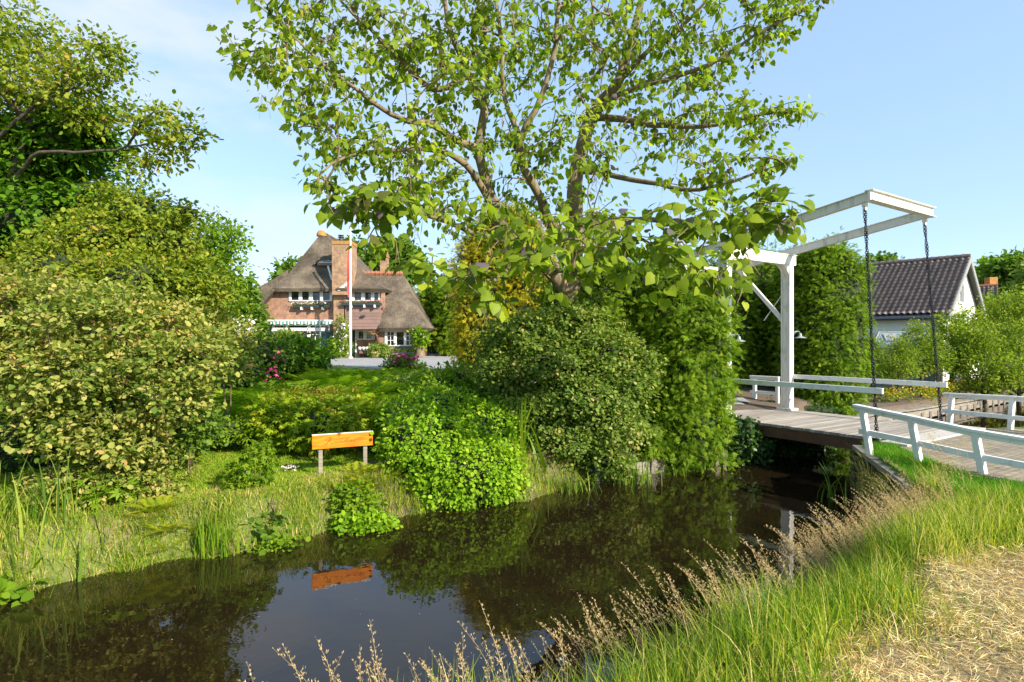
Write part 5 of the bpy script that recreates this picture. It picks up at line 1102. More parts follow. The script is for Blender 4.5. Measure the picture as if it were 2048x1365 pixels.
bush('dusky_bush', 'dull green bush filling the gap left of the tall olive shrub', [blob(960, 800, 15.5, 50, 38, .7), blob(1010, 780, 16.5, 45, 38, .8)], 'olive', 'oval', .09, 500, per=6, spread=.1)
# fern bed
def fern_patch(name, label, cx, cy, rx, ry, n, size, mat, ang=0, per=8, elev=1.3, cat='ferns', kind='stuff'):
    c = rng.normal(size=(n, 2))*.42; P_ = np.stack([cx+c[:, 0]*rx, cy+c[:, 1]*ry], 1); pos = np.repeat(P_, per, 0); N = len(pos)
    az = rng.random(N)*2*math.pi; z = ground_h(pos[:, 0], pos[:, 1]); p3 = np.stack([pos[:, 0], pos[:, 1], z], 1)
    yd = np.stack([np.cos(az), np.sin(az), np.full(N, elev)+rng.normal(size=N)*.3], 1); nr = np.stack([-np.cos(az), -np.sin(az), np.full(N, .6)], 1)
    o = quads_obj(name, [inst('frond', p3, yd, nr, size*(.7+.5*rng.random(N)), rng.random(N))], M[mat], base=(cx, cy, gz(cx, cy)))
    return tag(o, label, cat, kind=kind)
fern_patch('fern_bed', 'broad bed of upright bright ferns below the gravel drive', -4.3, 15.2, 3.9, 2.2, 230, 1.5, 'fern')
fern_patch('rear_ferns', 'second row of ferns right against the gravel drive edging', -4.6, 18.2, 4.4, 1.8, 110, 1.25, 'fern')
fern_patch('shade_ferns', 'dark ferns in the shade between the slim shrub and the perennials', -5.6, 13.6, 1.2, 1.0, 22, .8, 'fern')
shrub('perennial_clump', 'wide clump of yellow green toothed leaves with rusty flower sprays behind the name board', 'perennial', (-4.3, 12.7),
      [blob(640, 850, 12.1, 125, 48, .9), blob(560, 845, 12.3, 55, 50, .7), blob(700, 835, 12.9, 75, 38, .8), blob(620, 828, 13.4, 100, 30, .8), blob(740, 850, 12.6, 40, 40, .6)],
      'peren', 'palm', .115, 1500, per=5, spread=.09, shell=.6, up=.8, outw=.6, droop=.3, rand=.55, coref=.55,
      extra=[('flower_sprays', 'astilbe', [leaves_on(*(lambda a: (a[0]+(0, 0, .12), a[1]))(blob_pts([blob(640, 803, 13.3, 120, 18, .9)], 170, .3)), 6, .05, 'diamond', .045, up=.3)])])
cx = P(690, 840, 12)
v_, q_, r__ = ribbons(np.stack([rng.normal(size=24)*.12+cx[0], rng.normal(size=24)*.1+cx[1], np.full(24, 1.0)], 1), rng.uniform(.45, .7, 24), np.full(24, .02), rng.random(24)*.2, rng.random(24)*6.28, rng.random(24))
tag(quads_obj('cream_flower_spikes', [(v_, q_, r__)], M['seed'], base=(cx[0], cx[1], 1.0)), 'cream flower spikes rising from the perennials just behind the name board', 'flowers')
# ivy mound
ivb = [blob(850, 900, 10.9, 85, 85, .9), blob(930, 945, 10.75, 110, 78, .8), blob(1005, 965, 11.1, 52, 50, .6), blob(880, 835, 12.2, 80, 55, 1.0), blob(960, 870, 12, 75, 65, .9), blob(800, 850, 11.8, 42, 50, .6), blob(880, 985, 10.5, 80, 42, .5)]
shrub('ivy_mound', 'large rounded mound of fresh green ivy spilling to the water beside the name board', 'ivy', (-1.2, 11.5), ivb, 'ivy', 'oval', .060, 6000, per=6, spread=.055, shell=.88, up=.35, droop=.55, rand=.5, outw=.8, coref=.78, sx=1.3, flat=1)
# olive shrub
shrub('olive_shrub', 'tall grey green small leaved shrub leaning over the water left of the big hedge', 'shrub', (1.7, 12.7),
      [blob(1060, 660, 13.4, 75, 38, .7), blob(1150, 640, 13.6, 80, 36, .8), blob(1215, 700, 13.0, 70, 45, .8), blob(1120, 720, 12.9, 90, 50, .9), blob(1020, 740, 13.4, 70, 50, .9), blob(1250, 770, 12.7, 55, 50, .6), blob(1170, 790, 12.5, 80, 50, .8), blob(1065, 830, 12.7, 75, 55, .8), blob(1225, 850, 12.3, 70, 45, .6), blob(1140, 880, 12.2, 70, 42, .5), blob(1215, 920, 12.0, 45, 30, .4), blob(985, 690, 13.8, 30, 40, .4), blob(1290, 730, 12.9, 25, 30, .3)],
      'olive', 'oval', .070, 4600, clump=(9, .17, .3), per=7, spread=.08, shell=.5, stems=6, core=True, coref=.42, up=.9, flat=.45, sx=1.2, tipn=260)
# reed-like plants
def blades_obj(name, label, cat, cx, cy, rx, ry, n, h, wd, mat, bend=(.1, .5), group=None, z=None, kind=None, rows=5, hv=.35):
    x = cx+rng.normal(size=n)*rx*.5; y = cy+rng.normal(size=n)*ry*.5; zz = ground_h(x, y) if z is None else np.full(n, z)
    v, q, r_ = ribbons(np.stack([x, y, np.maximum(zz, -.15)], 1), h*(1-hv+hv*2*rng.random(n)*.75), np.full(n, wd)*(.7+.6*rng.random(n)), rng.uniform(*bend, n), rng.random(n)*6.28, rng.random(n), rows)
    o = quads_obj(name, [(v, q, r_)], M[mat], base=(cx, cy, gz(cx, cy))); return tag(o, label, cat, group, kind)
RG = 'reeds and irises along the bank'
blades_obj('iris_clump', 'clump of upright yellow green iris blades at the water edge below the lawn', 'iris', *P(430, 1110, 7.95)[:2], .32, .16, 46, .52, .028, 'brightleaf', (.02, .3), RG)
blades_obj('reed_clump', 'thin upright reed clump standing in the water below the olive shrub', 'reeds', *P(1262, 960, 12.0)[:2], .45, .3, 120, .85, .02, 'reed', (.05, .4), RG)
blades_obj('reed_clump', 'reed clump bending over the water between ivy mound and olive shrub', 'reeds', *P(1120, 985, 11.4)[:2], .9, .3, 90, .6, .024, 'reed', (.2, .9), RG)
blades_obj('reed_clump', 'sparse reed tuft in the water at the right foot of the big hedge', 'reeds', *P(1345, 930, 12.7)[:2], .5, .25, 26, .5, .018, 'reed', (.2, .7), RG)
blades_obj('sword_leaves', 'tall broad arching leaves between the ivy mound and the olive shrub', 'iris', *P(1035, 940, 11.9)[:2], .55, .5, 40, 1.25, .07, 'brightleaf', (.1, .5), RG, rows=6)
blades_obj('reed_clump', 'dense reedy grass with arching blades at the lower left corner of the bank', 'reeds', -6.9, 7.3, 1.1, .8, 520, .55, .012, 'grass', (.15, .9), RG)
blades_obj('reed_clump', 'few tall grey green reed stems before the smoke bush', 'reeds', *P(60, 1130, 7.3)[:2], .7, .5, 30, 1.0, .03, 'reed', (.1, .5), RG)
blades_obj('reed_clump', 'two dark reed stems in the ditch beside the bridge wing wall', 'reeds', 6.0, 10.6, .5, .5, 14, .8, .03, 'reed', (.2, .6), RG, z=-.1)
blades_obj('bank_sedge', 'fringe of fine pale sedge at the water edge below the name board', 'grass', *P(800, 1010, 10.1)[:2], .4, .25, 160, .35, .009, 'grass', (.1, .6), kind='stuff')
# edge plants
shrub('lawn_shrub', 'small round bright green shrub standing alone on the lawn', 'shrub', tuple(P(500, 985, 9.1)[:2]), [blob(502, 940, 9.2, 42, 38, .35), blob(520, 905, 9.3, 26, 20, .2), blob(480, 970, 9.1, 30, 18, .25)], 'brightleaf', 'palm', .07, 330, per=4, spread=.05, shell=.5, stems=7, core=False, tipn=60)
WG = 'wild plants along the lawn bank'
def edge(label, px, py, d, rx, ry, mat, tpl, size, n, rz=.35, name='bank_plant', **kw):
    c = P(px, py, d); return shrub(name, label, 'plant', (c[0], c[1]), [blob(px, py, d, rx, ry, rz)], mat, tpl, size, n, group=WG, core=False, shell=.25, **kw)
edge('leafy bank plant with fern tips just right of the name board posts', 710, 1010, 9.5, 50, 42, 'brightleaf', 'oval', .07, 330, stems=4, tipn=40, spread=.06)
edge('low round leaved plant trailing into the water under the name board', 730, 1050, 9.1, 60, 18, 'ivy', 'oval', .065, 240, spread=.05, sx=1.5)
edge('bluish dock plant at the water edge in the middle of the lawn bank', 540, 1050, 8.7, 30, 32, 'midleaf', 'oval', .10, 120, sx=1.3, stems=3, tipn=20)
edge('floating leaves at the foot of the dock plant', 545, 1095, 8.35, 55, 16, 'brightleaf', 'oval', .06, 150, sx=1.5)
edge('broad leaf cluster in the water at the bottom left corner', 20, 1190, 6.6, 28, 18, 'brightleaf', 'oval', .12, 26, sx=1.3)
edge('maple like seedlings under the trunk of the smoke bush', 215, 985, 8.3, 70, 28, 'brightleaf', 'palm', .11, 90)
fern_patch('bank_fern', 'yellow fern tuft on the lawn bank, left of the iris clump', *P(330, 1095, 8.1)[:2], .5, .3, 9, .36, 'yfern', per=7, elev=.8, cat='fern', kind=None)
fern_patch('bank_fern', 'yellow fern tuft growing right of the name board posts', *P(735, 990, 9.9)[:2], .5, .4, 10, .42, 'yfern', per=7, elev=.8, cat='fern', kind=None)
fern_patch('bank_fern', 'yellow fern tuft hanging from the foot of the ivy mound', *P(1010, 1000, 10.9)[:2], .4, .2, 8, .4, 'yfern', per=7, cat='fern', kind=None)
c = P(578, 938, 10.4); n = 60; p = np.stack([c[0]+rng.normal(size=n)*.08, c[1]+rng.normal(size=n)*.08, gz(c[0], c[1])+.05+rng.random(n)*.08], 1)
tag(quads_obj('daisies', [inst('diamond', p, rng.normal(size=(n, 3)), rng.normal(size=(n, 3))*.5+UZ, .035, rng.random(n), 1.6)], M['petalwhite'], base=c), 'tiny patch of white flowers in the lawn left of the name board', 'flowers')
shrub('groundcover_bed', 'low strip of bright green ground cover along the top of the lawn', 'plant', tuple(P(440, 850, 12)[:2]), [blob(430, 860, 12, 95, 22, .5), blob(530, 850, 12.4, 50, 25, .5), blob(360, 880, 11.4, 60, 28, .4)], 'brightleaf', 'oval', .07, 900, per=5, spread=.06, shell=.6, coref=.7)
edge('lanky bright sapling at the foot of the smoke bush by the lawn', 385, 850, 10.2, 50, 60, 'midleaf', 'oval', .08, 300, name='sapling', stems=4, tipn=60)

# ---- hedges
def hedge(name, label, base, blobs, mat, size, n, per=4, spread=.10, coref=.86, shell=.9, group=None, outw=.9, droop=.45, **kw):
    return shrub(name, label, 'hedge', base, blobs, mat, 'spray', size, n, per=per, spread=spread, shell=shell, coref=coref, group=group, up=.35, droop=droop, rand=.45, outw=outw, flat=1, **kw)
hedge('big_yew_hedge', 'huge dark green feathery conifer hedge beside the left bridge post, reaching the water', (3.9, 14.3),
      [blob(1362, 700, 14.2, 76, 150, 1.2, 3.2), blob(1358, 850, 13.9, 78, 80, 1.0, 2.6), blob(1230, 650, 15, 130, 125, 1.1, 3), blob(1300, 860, 13.9, 60, 60, .9, 2.4)], 'yew', .14, 11500, clump=(14, .15, .45), spread=.06)
hedge('tall_hedge', 'tall clipped green hedge behind the right bridge post', (9.3, 18.7),
      [blob(1655, 665, 18.6, 56, 165, 1.0, 3.4), blob(1605, 690, 19.4, 50, 170, .9, 3.4), blob(1600, 560, 19.4, 30, 48, .7), blob(1645, 540, 18.8, 28, 48, .7), blob(1690, 560, 18.6, 22, 42, .6)], 'yew', .15, 7500, clump=(12, .15, .45), spread=.07)
hedge('shaded_hedge', 'dark shaded hedge filling the gap seen through the bridge portal', (8.3, 21.3), [blob(1525, 665, 21.5, 75, 150, .8, 3.4), blob(1440, 680, 20.3, 55, 150, .8, 3.4)], 'yew', .18, 4200, spread=.12)
hedge('golden_conifer_hedge', 'tall golden yellow conifer hedge at the end of the gravel drive', (-.9, 21.6),
      [blob(975, 610, 21.6, 58, 142, 1.1, 3.0), blob(1040, 570, 21.6, 60, 130, 1.1, 2.6), blob(1010, 470, 21.6, 60, 50, 1)], 'thuja', .17, 5500, clump=(8, .2, .8), spread=.1)
hedge('gate_hedge', 'dark conifer hedge immediately right of the thatched house beside the gate', (-8.5, 50), [blob(862, 630, 51, 24, 56, 1, 3), blob(908, 640, 49, 26, 70, 1, 3)], 'yew', .42, 1500, spread=.3)
hedge('dwarf_ivy_edge', 'low ivy strip along the deck at the foot of the hedges', (7.9, 17.6), [blob(1545, 812, 17.6, 45, 12, .3), blob(1625, 822, 17.4, 50, 10, .3)], 'darkivy', .09, 500, spread=.05)
shrub('abutment_ivy', 'dark glossy ivy hanging over the bridge abutment down to the water', 'ivy', (6.0, 14.4), [blob(1470, 890, 14.1, 62, 50, .35, 2.4), blob(1440, 860, 14.2, 40, 30, .4), blob(1560, 905, 15.0, 60, 38, .25, 2.4), blob(1632, 905, 15.7, 30, 34, .22, 2.4)], 'darkivy', 'oval', .065, 2000, per=6, spread=.06, shell=.85, droop=.6, up=.2, sx=1.5, coref=.82)

# ---- orchard
OG = 'fruit trees in rows in the orchard'
def orchard_proto(seed):
    global rng
    rng = np.random.default_rng(seed)
    b = np.array([0, 40., 0]); z0 = 0.
    r_ = thing('fruit_tree', 'x', 'fruit tree', (0, 0, 0), OG)
    bl_ = []
    H = 3.3
    bl_.append((np.array([0, 0, 1.75]), np.array([1.0, 1.0, .85]), 2, 1.))
    for k in range(7): a = k*2*math.pi/7+rng.normal()*.2; bl_.append((np.array([math.cos(a)*.65, math.sin(a)*.65, 1.5+rng.random()*.8]), np.array([.5, .5, .6]), 2, 1.))
    for k in range(6): a = rng.random()*6.28; q = rng.random()*.6; bl_.append((np.array([math.cos(a)*q, math.sin(a)*q, 2.6+rng.random()*.45]), np.array([.17, .17, .55]), 2, 1.6))
    pos, out = blob_pts(bl_, 900, .4); kz = pos[:, 2] > .55; pos = pos[kz]; out = out[kz]
    mains_ = [([np.array([0, 0, -.1]), np.array([.03, 0, .5]), np.array([0, .03, .9]), np.array([.05, 0, 1.7]), np.array([0, 0, 2.6])], [.09, .08, .07, .045, .02], False)]
    for k in range(5): a = k*1.25+rng.random(); mains_.append(([np.array([0, 0, .75]), np.array([math.cos(a)*.35, math.sin(a)*.35, 1.1]), np.array([math.cos(a)*.7, math.sin(a)*.7, 1.9])], [.05, .04, .02], True))
    skeleton(mains_, thin(pos, out, 110), step=.25, rtip=.005).build('trunk', M['darkbark'], r_, smooth=True)
    quads_obj('crown', [leaves_on(pos, out, 6, .09, 'oval', .085, up=.6, outw=.6, droop=.1)], M['orchard'], r_)
    return r_
protos = [orchard_proto(s) for s in (21, 22, 23)]
rng = np.random.default_rng(99)
ospots = [(1745, 775, 24.5, .62, 'nearest the hedge, left of the near chain'), (1796, 800, 23.0, .64, 'with a short trunk between the two chains, close to the water'), (1843, 790, 25.0, .85, 'just left of the far chain, behind the flowers'), (1905, 775, 26.5, 1.0, 'immediately right of the far chain'), (1968, 768, 25.5, 1.12, 'with the thickest visible trunk behind the orange flowers'), (2040, 765, 27.5, 1.1, 'at the right edge of the orchard, nearest the water'),
          (1760, 740, 31, .62, 'in the second row in front of the greenhouse'), (1850, 740, 31, .8, 'in the second row below the tiled eave'), (1935, 742, 32, 1.1, 'in the second row under the white gable'), (2010, 745, 33, 1.25, 'in the second row in front of the ochre house'), (2080, 745, 31, 1.2, 'second row tree cut by the right edge'),
          (1900, 742, 38, 1.1, 'in the last row hard against the white house'), (1985, 735, 40, 1.35, 'in the last row below the ochre house'), (2060, 735, 41, 1.35, 'in the last row before the big trees at the right edge'), (1722, 745, 27, .6, 'half hidden by the edge of the tall hedge')]
for i, (px, _, d, s, lab) in enumerate(ospots):
    pr = protos[i % 3]
    if i < 3: t = pr
    else:
        t = pr.copy(); COL.objects.link(t)
        for chd in list(pr.children): c2 = chd.copy(); COL.objects.link(c2); c2.parent = t
    x = (px-1024)/F*d; t.location = (x, d, gz(x, d)); t.rotation_euler = (0, 0, rng.random()*6.28); s *= 1.18; t.scale = (s*rng.uniform(.92, 1.08), s*rng.uniform(.92, 1.08), s*rng.uniform(.92, 1.12)); t['label'] = 'green fruit tree '+lab
def flower_strip(name, label, p0, p1, wd_, n, h):
    t = rng.random(n); x = p0[0]+(p1[0]-p0[0])*t+rng.normal(size=n)*wd_*.4; y = p0[1]+(p1[1]-p0[1])*t+rng.normal(size=n)*wd_*.4; z = ground_h(x, y)+h*(.3+.7*rng.random(n))
    p = np.stack([x, y, z], 1); o_ = rng.normal(size=(n, 3))+UZ
    a = quads_obj(name, [leaves_on(p, o_, 5, .09, 'oval', .085, up=.8)], M['orchard'], base=(p0[0], p0[1], .6)); tag(a, label, 'flowers', kind='stuff')
    k = rng.random(n) < .55; pf = p[k]+(0, 0, h*.22)
    quads_obj('blooms', [leaves_on(pf, o_[k], 4, .07, 'diamond', .07, up=1, sx=1.5)], M['orangeflower'], a); return a
flower_strip('orange_flower_border', 'border of orange and yellow flowers along the plank edging of the orchard', (16.4, 23.2), (27, 30.5), .8, 700, .5)
flower_strip('orange_flower_tuft', 'small patch of orange flowers behind the far chain', (14.7, 22.6), (16.0, 23.3), .5, 120, .45)
flower_strip('pale_flower_tuft', 'patch of yellow flowers left of the orchard plank corner', (13.6, 23.5), (14.6, 23.9), .3, 30, .25)
# climbing shrub on the white house wall and tree masses
w1 = wp(11.3, -SP-.1, 3.2)
shrub('wall_shrub', 'dark climbing shrub under the eave of the white house', 'shrub', (w1[0], w1[1]), [(wp(11.6, -SP-.1, 3.0), np.array([1.3, .8, .9]), 2, 1.), (wp(10, -SP-.1, 2.9), np.array([1.1, .8, .8]), 2, 1.)], 'midleaf', 'oval', .16, 420, per=6, spread=.2)
GR = 'big trees at the right edge beyond the houses'
bg_tree('tree', 'large grey green tree right of the ochre house', 2040, 560, 62, 70, 60, 'midleaf', .5, 1400, GR)
bg_tree('tree', 'blue green tree directly above the ochre house roof', 1990, 560, 72, 40, 42, 'brightleaf', .5, 700, GR)
bg_tree('tree', 'tree filling the right edge above the orchard', 2080, 600, 55, 60, 80, 'olive', .45, 900, GR)
bg_tree('tree', 'tree whose top just shows above the brown tiled ridge', 1770, 545, 70, 45, 32, 'midleaf', .5, 500, GR)
bg_tree('tree', 'low dark tree beside the ochre house wall', 2010, 640, 47, 45, 45, 'darkleaf', .35, 600, GR)
bg_tree('tree', 'dark tree between the two hedges beyond the bridge', 1490, 600, 40, 60, 110, 'darkleaf', .35, 900, GR)
# distant woods all round, one mass
bl_ = []
for a in np.linspace(-75, 75, 70):
    d = 130+rng.normal()*12; x, y = d*math.sin(R(a)), d*math.cos(R(a)); h = 6.5+rng.random()*4
    bl_.append((np.array([x, y, h*.45]), np.array([5.5, 3.5, h*.62]), 2, 1.))
pos, out = blob_pts(bl_, 5200, .7); k = pos[:, 2] > .5
o = quads_obj('far_woods', [leaves_on(pos[k], out[k], 4, .9, 'oval', 1.1, outw=.8)], M['midleaf']); tag(o, 'far belt of woods on the horizon', 'woods', kind='stuff')

# ---- grasses
def scatter(n, x0, x1, y0, y1, cond):
    x = rng.uniform(x0, x1, n); y = rng.uniform(y0, y1, n); k = cond(x, y); return x[k], y[k]
def dists(x, y):
    f_ = sstep(4.6, 3.6, x); wx = x+(.10*np.sin(3.3*y+1.3*x)+.05*np.sin(8.1*y+2))*f_; wy = y+.10*np.sin(2.9*x+.7)*f_+.06*np.sin(7.3*x)*f_
    return seg_dist(wx, wy, FARB), seg_dist(wx, wy, NEARB), inside_poly(wx, wy, CANAL)
def grass_obj(name, label, x, y, h, wd, mat, bend, az=None, rows=4, z=None):
    n = len(x); zz = ground_h(x, y)-.01
    v, q, r_ = ribbons(np.stack([x, y, zz], 1), h, np.full(n, wd)*(.7+.6*rng.random(n)), bend, rng.random(n)*6.28 if az is None else az, rng.random(n), rows)
    o = quads_obj(name, [(v, q, r_)], M[mat]); return tag(o, label, 'grass', kind='stuff')
# lawn round the name board
def lawn_c(x, y):
    df, dn, ins = dists(x, y); return (df < dn) & ~ins & (df > .02) & (y < 13.2+.1*x) & (x < .3) & (np.hypot(x+2.25, (y-10.5)*.8) > .75)
x, y = scatter(290000, -9.5, .3, 5.4, 13, lawn_c)
dens = sstep(.28, .55, .5+.5*np.sin(x*1.9+1)*np.sin(y*2.3)+.25*rng.normal(size=len(x))); k = rng.random(len(x)) < .5+.5*dens; x, y = x[k], y[k]
grass_obj('lawn_grass', 'short sunlit lawn around the name board', x, y, rng.uniform(.03, .09, len(x)), .012, 'lawn', rng.uniform(.2, 1.1, len(x)), rows=3)
x, y = scatter(170000, -9.5, 4, 4.5, 13.5, lambda x, y: (lambda d: (d[0] < d[1]) & ((~d[2] & (d[0] < .6)) | (d[2] & (d[0] < .09))))(dists(x, y)))
k = rng.random(len(x)) < .4+.6*sstep(.25, .8, .5+.5*np.sin(x*3.1)*np.sin(y*4+x)); x, y = x[k], y[k]
grass_obj('bank_fringe', 'longer grass fringe along the far water edge', x, y, rng.uniform(.08, .34, len(x)), .010, 'grass', rng.uniform(.2, 1.3, len(x)))
x, y = scatter(30000, -9, 0, 5.6, 12.5, lawn_c); k = rng.random(len(x)) < .15+.85*(np.abs(seg_dist(x, y, FARB)-1.1+.3*np.sin(x*2)) < .45); x, y = x[k], y[k]; grass_obj('lawn_clippings', 'dry clippings lying on the lawn', x, y, rng.uniform(.03, .07, len(x)), .006, 'straw', rng.uniform(2.0, 5, len(x)), rows=3)
# near bank: tall grass between water and mown strip
def nb(x, y):
    df, dn, ins = dists(x, y); return (dn < df) & ~ins
def tallmask(x, y): return nb(x, y) & (straw_w(x, y) < .45) & (y < 7.9) & (x < 5.9+.34*(y-7.9)) & (x > -2.2)
x, y = scatter(130000, -2.2, 7, 1.2, 8, tallmask)
dn = seg_dist(x, y, NEARB); k = rng.random(len(x)) < .85; x, y, dn = x[k], y[k], dn[k]
hh = rng.uniform(.2, .55, len(x))*(1.05-.45*sstep(.8, 2.2, dn))
grass_obj('tall_bank_grass', 'tall bright green grass on the near bank', x, y, hh, .0075, 'grass', rng.uniform(.1, .75, len(x)), rows=5)
# lush mown grass beside the railing
def lushm(x, y): return nb(x, y) & (y > 4.3) & (x > 3.6) & ~inside_poly(x, y, sheetp) & (x < 12) & (straw_w(x, y) < .6)
def lushm2(x, y):
    w_ = (x > 5.75+.34*(y-7.9)) & (x > 5.0-.6*(y-5.)) ; return lushm(x, y) & w_
x, y = scatter(150000, 3.6, 11, 4.3, 11.3, lushm2)
grass_obj('lush_verge_grass', 'fresh green verge between the wing wall and the brick ramp', x, y, rng.uniform(.06, .17, len(x)), .007, 'lush', rng.uniform(.2, 1.1, len(x)))
# straw
x, y = scatter(330000, -.5, 9, 1.0, 6.4, lambda x, y: nb(x, y) & (rng.random(len(x)) < straw_w(x, y)*(.55+.45*sstep(-.55, .1, np.sin(x*3.3+y*1.1)*np.sin(y*4.1-x*2)+.5*np.sin(x*9+y*4)*np.sin(y*11)))))
n = len(x); zz = ground_h(x, y)+rng.random(n)**2*.05+.035*np.clip(np.sin(x*4.3+y)*np.sin(y*5.1-x*1.3), 0, 1)
az = rng.random(n)*6.28; L = rng.uniform(.03, .11, n)
pos = np.stack([x, y, zz], 1); yd = np.stack([np.cos(az), np.sin(az), rng.normal(size=n)*.25+.12], 1)
pt_ = inst('diamond', pos, yd, rng.normal(size=(n, 3))*.6+UZ, L, rng.random(n), .075)
tag(quads_obj('mown_hay', [pt_], M['straw']), 'dry mown hay covering the path verge at the lower right', 'hay', kind='stuff')
x, y = scatter(42000, -.5, 9, 1.0, 6.4, lambda x, y: nb(x, y) & (rng.random(len(x)) < straw_w(x, y)) & (np.sin(x*2.1)*np.sin(y*2.7+1)+.3*rng.normal(size=len(x)) > .15))
grass_obj('hay_regrowth', 'green blades pushing through the mown hay', x, y, rng.uniform(.04, .15, len(x)), .006, 'grass', rng.uniform(.2, 1.2, len(x)))
# flowering grass heads
def seedheads(name, label, x, y, h, lean_az, bend, nsp=110, mat='seed', wd=.004):
    n = len(x); z0 = ground_h(x, y); pos = np.stack([x, y, z0], 1); hd = np.stack([np.cos(lean_az), np.sin(lean_az), np.zeros(n)], 1)
    def cur(t): return pos[:, None]+hd[:, None]*((h*bend)[:, None]*t**2.2)[..., None]+UZ*(h[:, None]*(t-.3*bend[:, None]*t**2.5))[..., None]
    t = np.linspace(0, 1, 8)[None].repeat(n, 0); c = cur(t); sd_ = np.stack([-hd[:, 1], hd[:, 0], hd[:, 2]], 1)[:, None]*wd/2*np.array([1, 1, 1, 1, .9, .8, .6, .4])[None, :, None]
    v = np.stack([c-sd_, c+sd_], 2).reshape(-1, 3); k = np.arange(7); q = np.stack([2*k, 2*k+1, 2*k+3, 2*k+2], 1); q = (q[None]+(np.arange(n)*16)[:, None, None]).reshape(-1, 4)
    parts = [(v, q, np.repeat(rng.random(n)*.3, 16))]
    sn_ = c.copy(); t2 = .66+.34*rng.random((n, nsp)); cc = cur(t2); wid = (.034*h/.8)[:, None]*(1-(t2-.66)/.34)**.8*(.25+rng.random((n, 1)))+.004
    br_ = np.round(t2*44)/44; ang = (br_*97.3) % 6.28+rng.normal(size=t2.shape)*.5; rr = wid*np.sqrt(rng.random(t2.shape))
    off = np.stack([np.cos(ang)*rr, np.sin(ang)*rr, rr*.8], -1)
    p = (cur(br_)+off).reshape(-1, 3); yd = (off*2.0+np.array([0, 0, .02])+hd[:, None]*.02).reshape(-1, 3)+rng.normal(size=(n*nsp, 3))*.008
    parts.append(inst('diamond', p, yd, rng.normal(size=p.shape), rng.uniform(.009, .017, len(p)), rng.random(len(p)), .5))
    o = quads_obj(name, parts, M[mat]); return tag(o, label, 'grass', kind='stuff')
def nearm(lo, hi, y0, y1): return lambda x, y: (lambda d: (d[1] < d[0]) & ~d[2] & (d[1] > lo) & (d[1] < hi) & (straw_w(x, y) < .25) & (y > y0) & (y < y1))(dists(x, y))
x, y = scatter(3000, -1.4, 6, 1.6, 8, nearm(.02, .95, 1.6, 7.9)); x, y = x[:400], y[:400]; n = len(x)
seedheads('flowering_grass', 'flowering grass heads leaning over the water along the near bank', x, y, rng.uniform(.62, .98, n), 2.5+rng.normal(size=n)*.5, rng.uniform(.2, .6, n))
x, y = scatter(3000, 3.0, 6.2, 4.5, 7.8, nearm(.02, .8, 4.5, 7.8)); x, y = x[:270], y[:270]; n = len(x)
seedheads('flowering_grass_by_bridge', 'thick stand of pale flowering grass at the foot of the bridge wing wall', x, y, rng.uniform(.5, .95, n), 2.6+rng.normal(size=n)*.6, rng.uniform(.2, .6, n))
# flecks on the water
n = 34; x = rng.uniform(-5, 1, n); y = rng.uniform(5.4, 8.5, n); k = inside_poly(x, y, CANAL); x, y = x[k], y[k]; n = len(x)
tag(quads_obj('floating_petals', [inst('diamond', np.stack([x, y, np.full(n, .004)], 1), rng.normal(size=(n, 3))*(1, 1, 0), np.tile(UZ, (n, 1)), rng.uniform(.008, .02, n), rng.random(n), .6)], M['petalwhite']), 'pale petals and bits floating on the dark water', 'petals', kind='stuff')
# weeds in the joints of the ramp paving
x, y = scatter(6000, 6.8, 16, 3, 13.4, lambda x, y: inside_poly(x, y, sheetp) & (np.sin(x*1.7+2)*np.sin(y*2.1)+.5*rng.normal(size=len(x)) > .55))
n = len(x); v, q, r_ = ribbons(np.stack([x, y, np.full(n, .95)], 1), rng.uniform(.015, .05, n), np.full(n, .012), rng.uniform(.3, 1.2, n), rng.random(n)*6.28, rng.random(n), 3)
tag(quads_obj('paving_weeds', [(v, q, r_)], M['lawn']), 'small weeds growing in the joints of the brick ramp', 'weeds', kind='stuff')
# yellowing taller stalks where the bank grass meets the mown strip
x, y = scatter(40000, -1, 7, 1.4, 6, lambda x, y: nb(x, y) & (straw_w(x, y) > .02) & (straw_w(x, y) < .97) & (rng.random(len(x)) < .8))
grass_obj('grass_edge', 'yellowing grass stalks at the ragged edge of the mown hay', x, y, rng.uniform(.06, .26, len(x)), .006, 'hayedge', rng.uniform(.2, 1.3, len(x)))
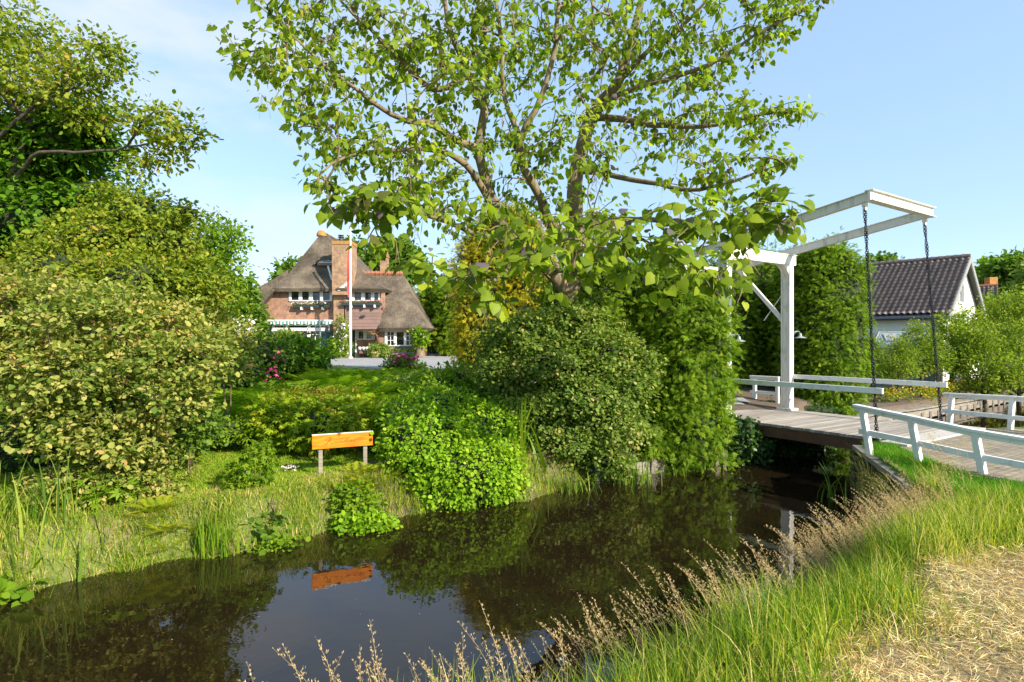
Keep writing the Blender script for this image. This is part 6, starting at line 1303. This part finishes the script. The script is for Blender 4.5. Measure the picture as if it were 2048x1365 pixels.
# rough tufts standing in the hay
x, y = scatter(900, -.5, 9, 1.0, 6.0, lambda x, y: nb(x, y) & (straw_w(x, y) > .3) & (rng.random(len(x)) < .16+.5*(np.sin(x*2.1)*np.sin(y*2.7+1) > .35)))
x = np.repeat(x, 26)+rng.normal(size=len(x)*26)*.045; y = np.repeat(y, 26)+rng.normal(size=len(y)*26)*.045
grass_obj('hay_tufts', 'rough tufts of cut stalks sticking up from the hay', x, y, rng.uniform(.04, .15, len(x)), .005, 'hayedge', rng.uniform(.3, 2.0, len(x)))
x, y = scatter(45000, -8, -.8, 5.6, 10.6, lambda x, y: (lambda d: (d[0] < d[1]) & ~d[2] & (d[0] < 1.3))(dists(x, y)))
k = rng.random(len(x)) < .25+.75*sstep(-.1, .5, np.sin(x*2.6+.5)*np.sin(y*3.3+x*.7)); x, y = x[k], y[k]
grass_obj('bank_hay_grass', 'half dry grass on the slope below the lawn', x, y, rng.uniform(.04, .15, len(x)), .009, 'hayedge', rng.uniform(.3, 1.8, len(x)))
# sedge hanging over the wing wall boards
t = rng.random(420); x = 5.45+(6.55-5.45)*t**.8+rng.normal(size=420)*.10-.05; y = 7.7+(10.6-7.7)*t**.8
v, q, r_ = ribbons(np.stack([x, y, rng.uniform(-.05, .75, 420)], 1), rng.uniform(.2, .5, 420), np.full(420, .009), rng.uniform(.5, 1.5, 420), 3.3+rng.normal(size=420)*.9, rng.random(420), 5)
tag(quads_obj('wall_sedge', [(v, q, r_)], M['hayedge'], base=(6, 9, .3)), 'dry and green sedge hanging against the dark face of the wing wall', 'grass', kind='stuff')
# duckweed and leaf scum caught along the far edge
x, y = scatter(60000, -8, 9.5, 4.5, 17, lambda x, y: (lambda d: d[2] & (d[0] < d[1]) & (rng.random(len(x)) < .55*np.exp(-d[0]/.16)*(.3+.7*(np.sin(x*2.7)*np.sin(y*3.1+1) > -.2))))(dists(x, y)))
n = len(x); tag(quads_obj('duckweed', [inst('diamond', np.stack([x, y, np.full(n, .005)], 1), rng.normal(size=(n, 3))*(1, 1, 0), np.tile(UZ, (n, 1)), rng.uniform(.012, .035, n), rng.random(n), 1.3)], M['midleaf']), 'scattered duckweed and small leaves floating along the far bank', 'duckweed', kind='stuff')
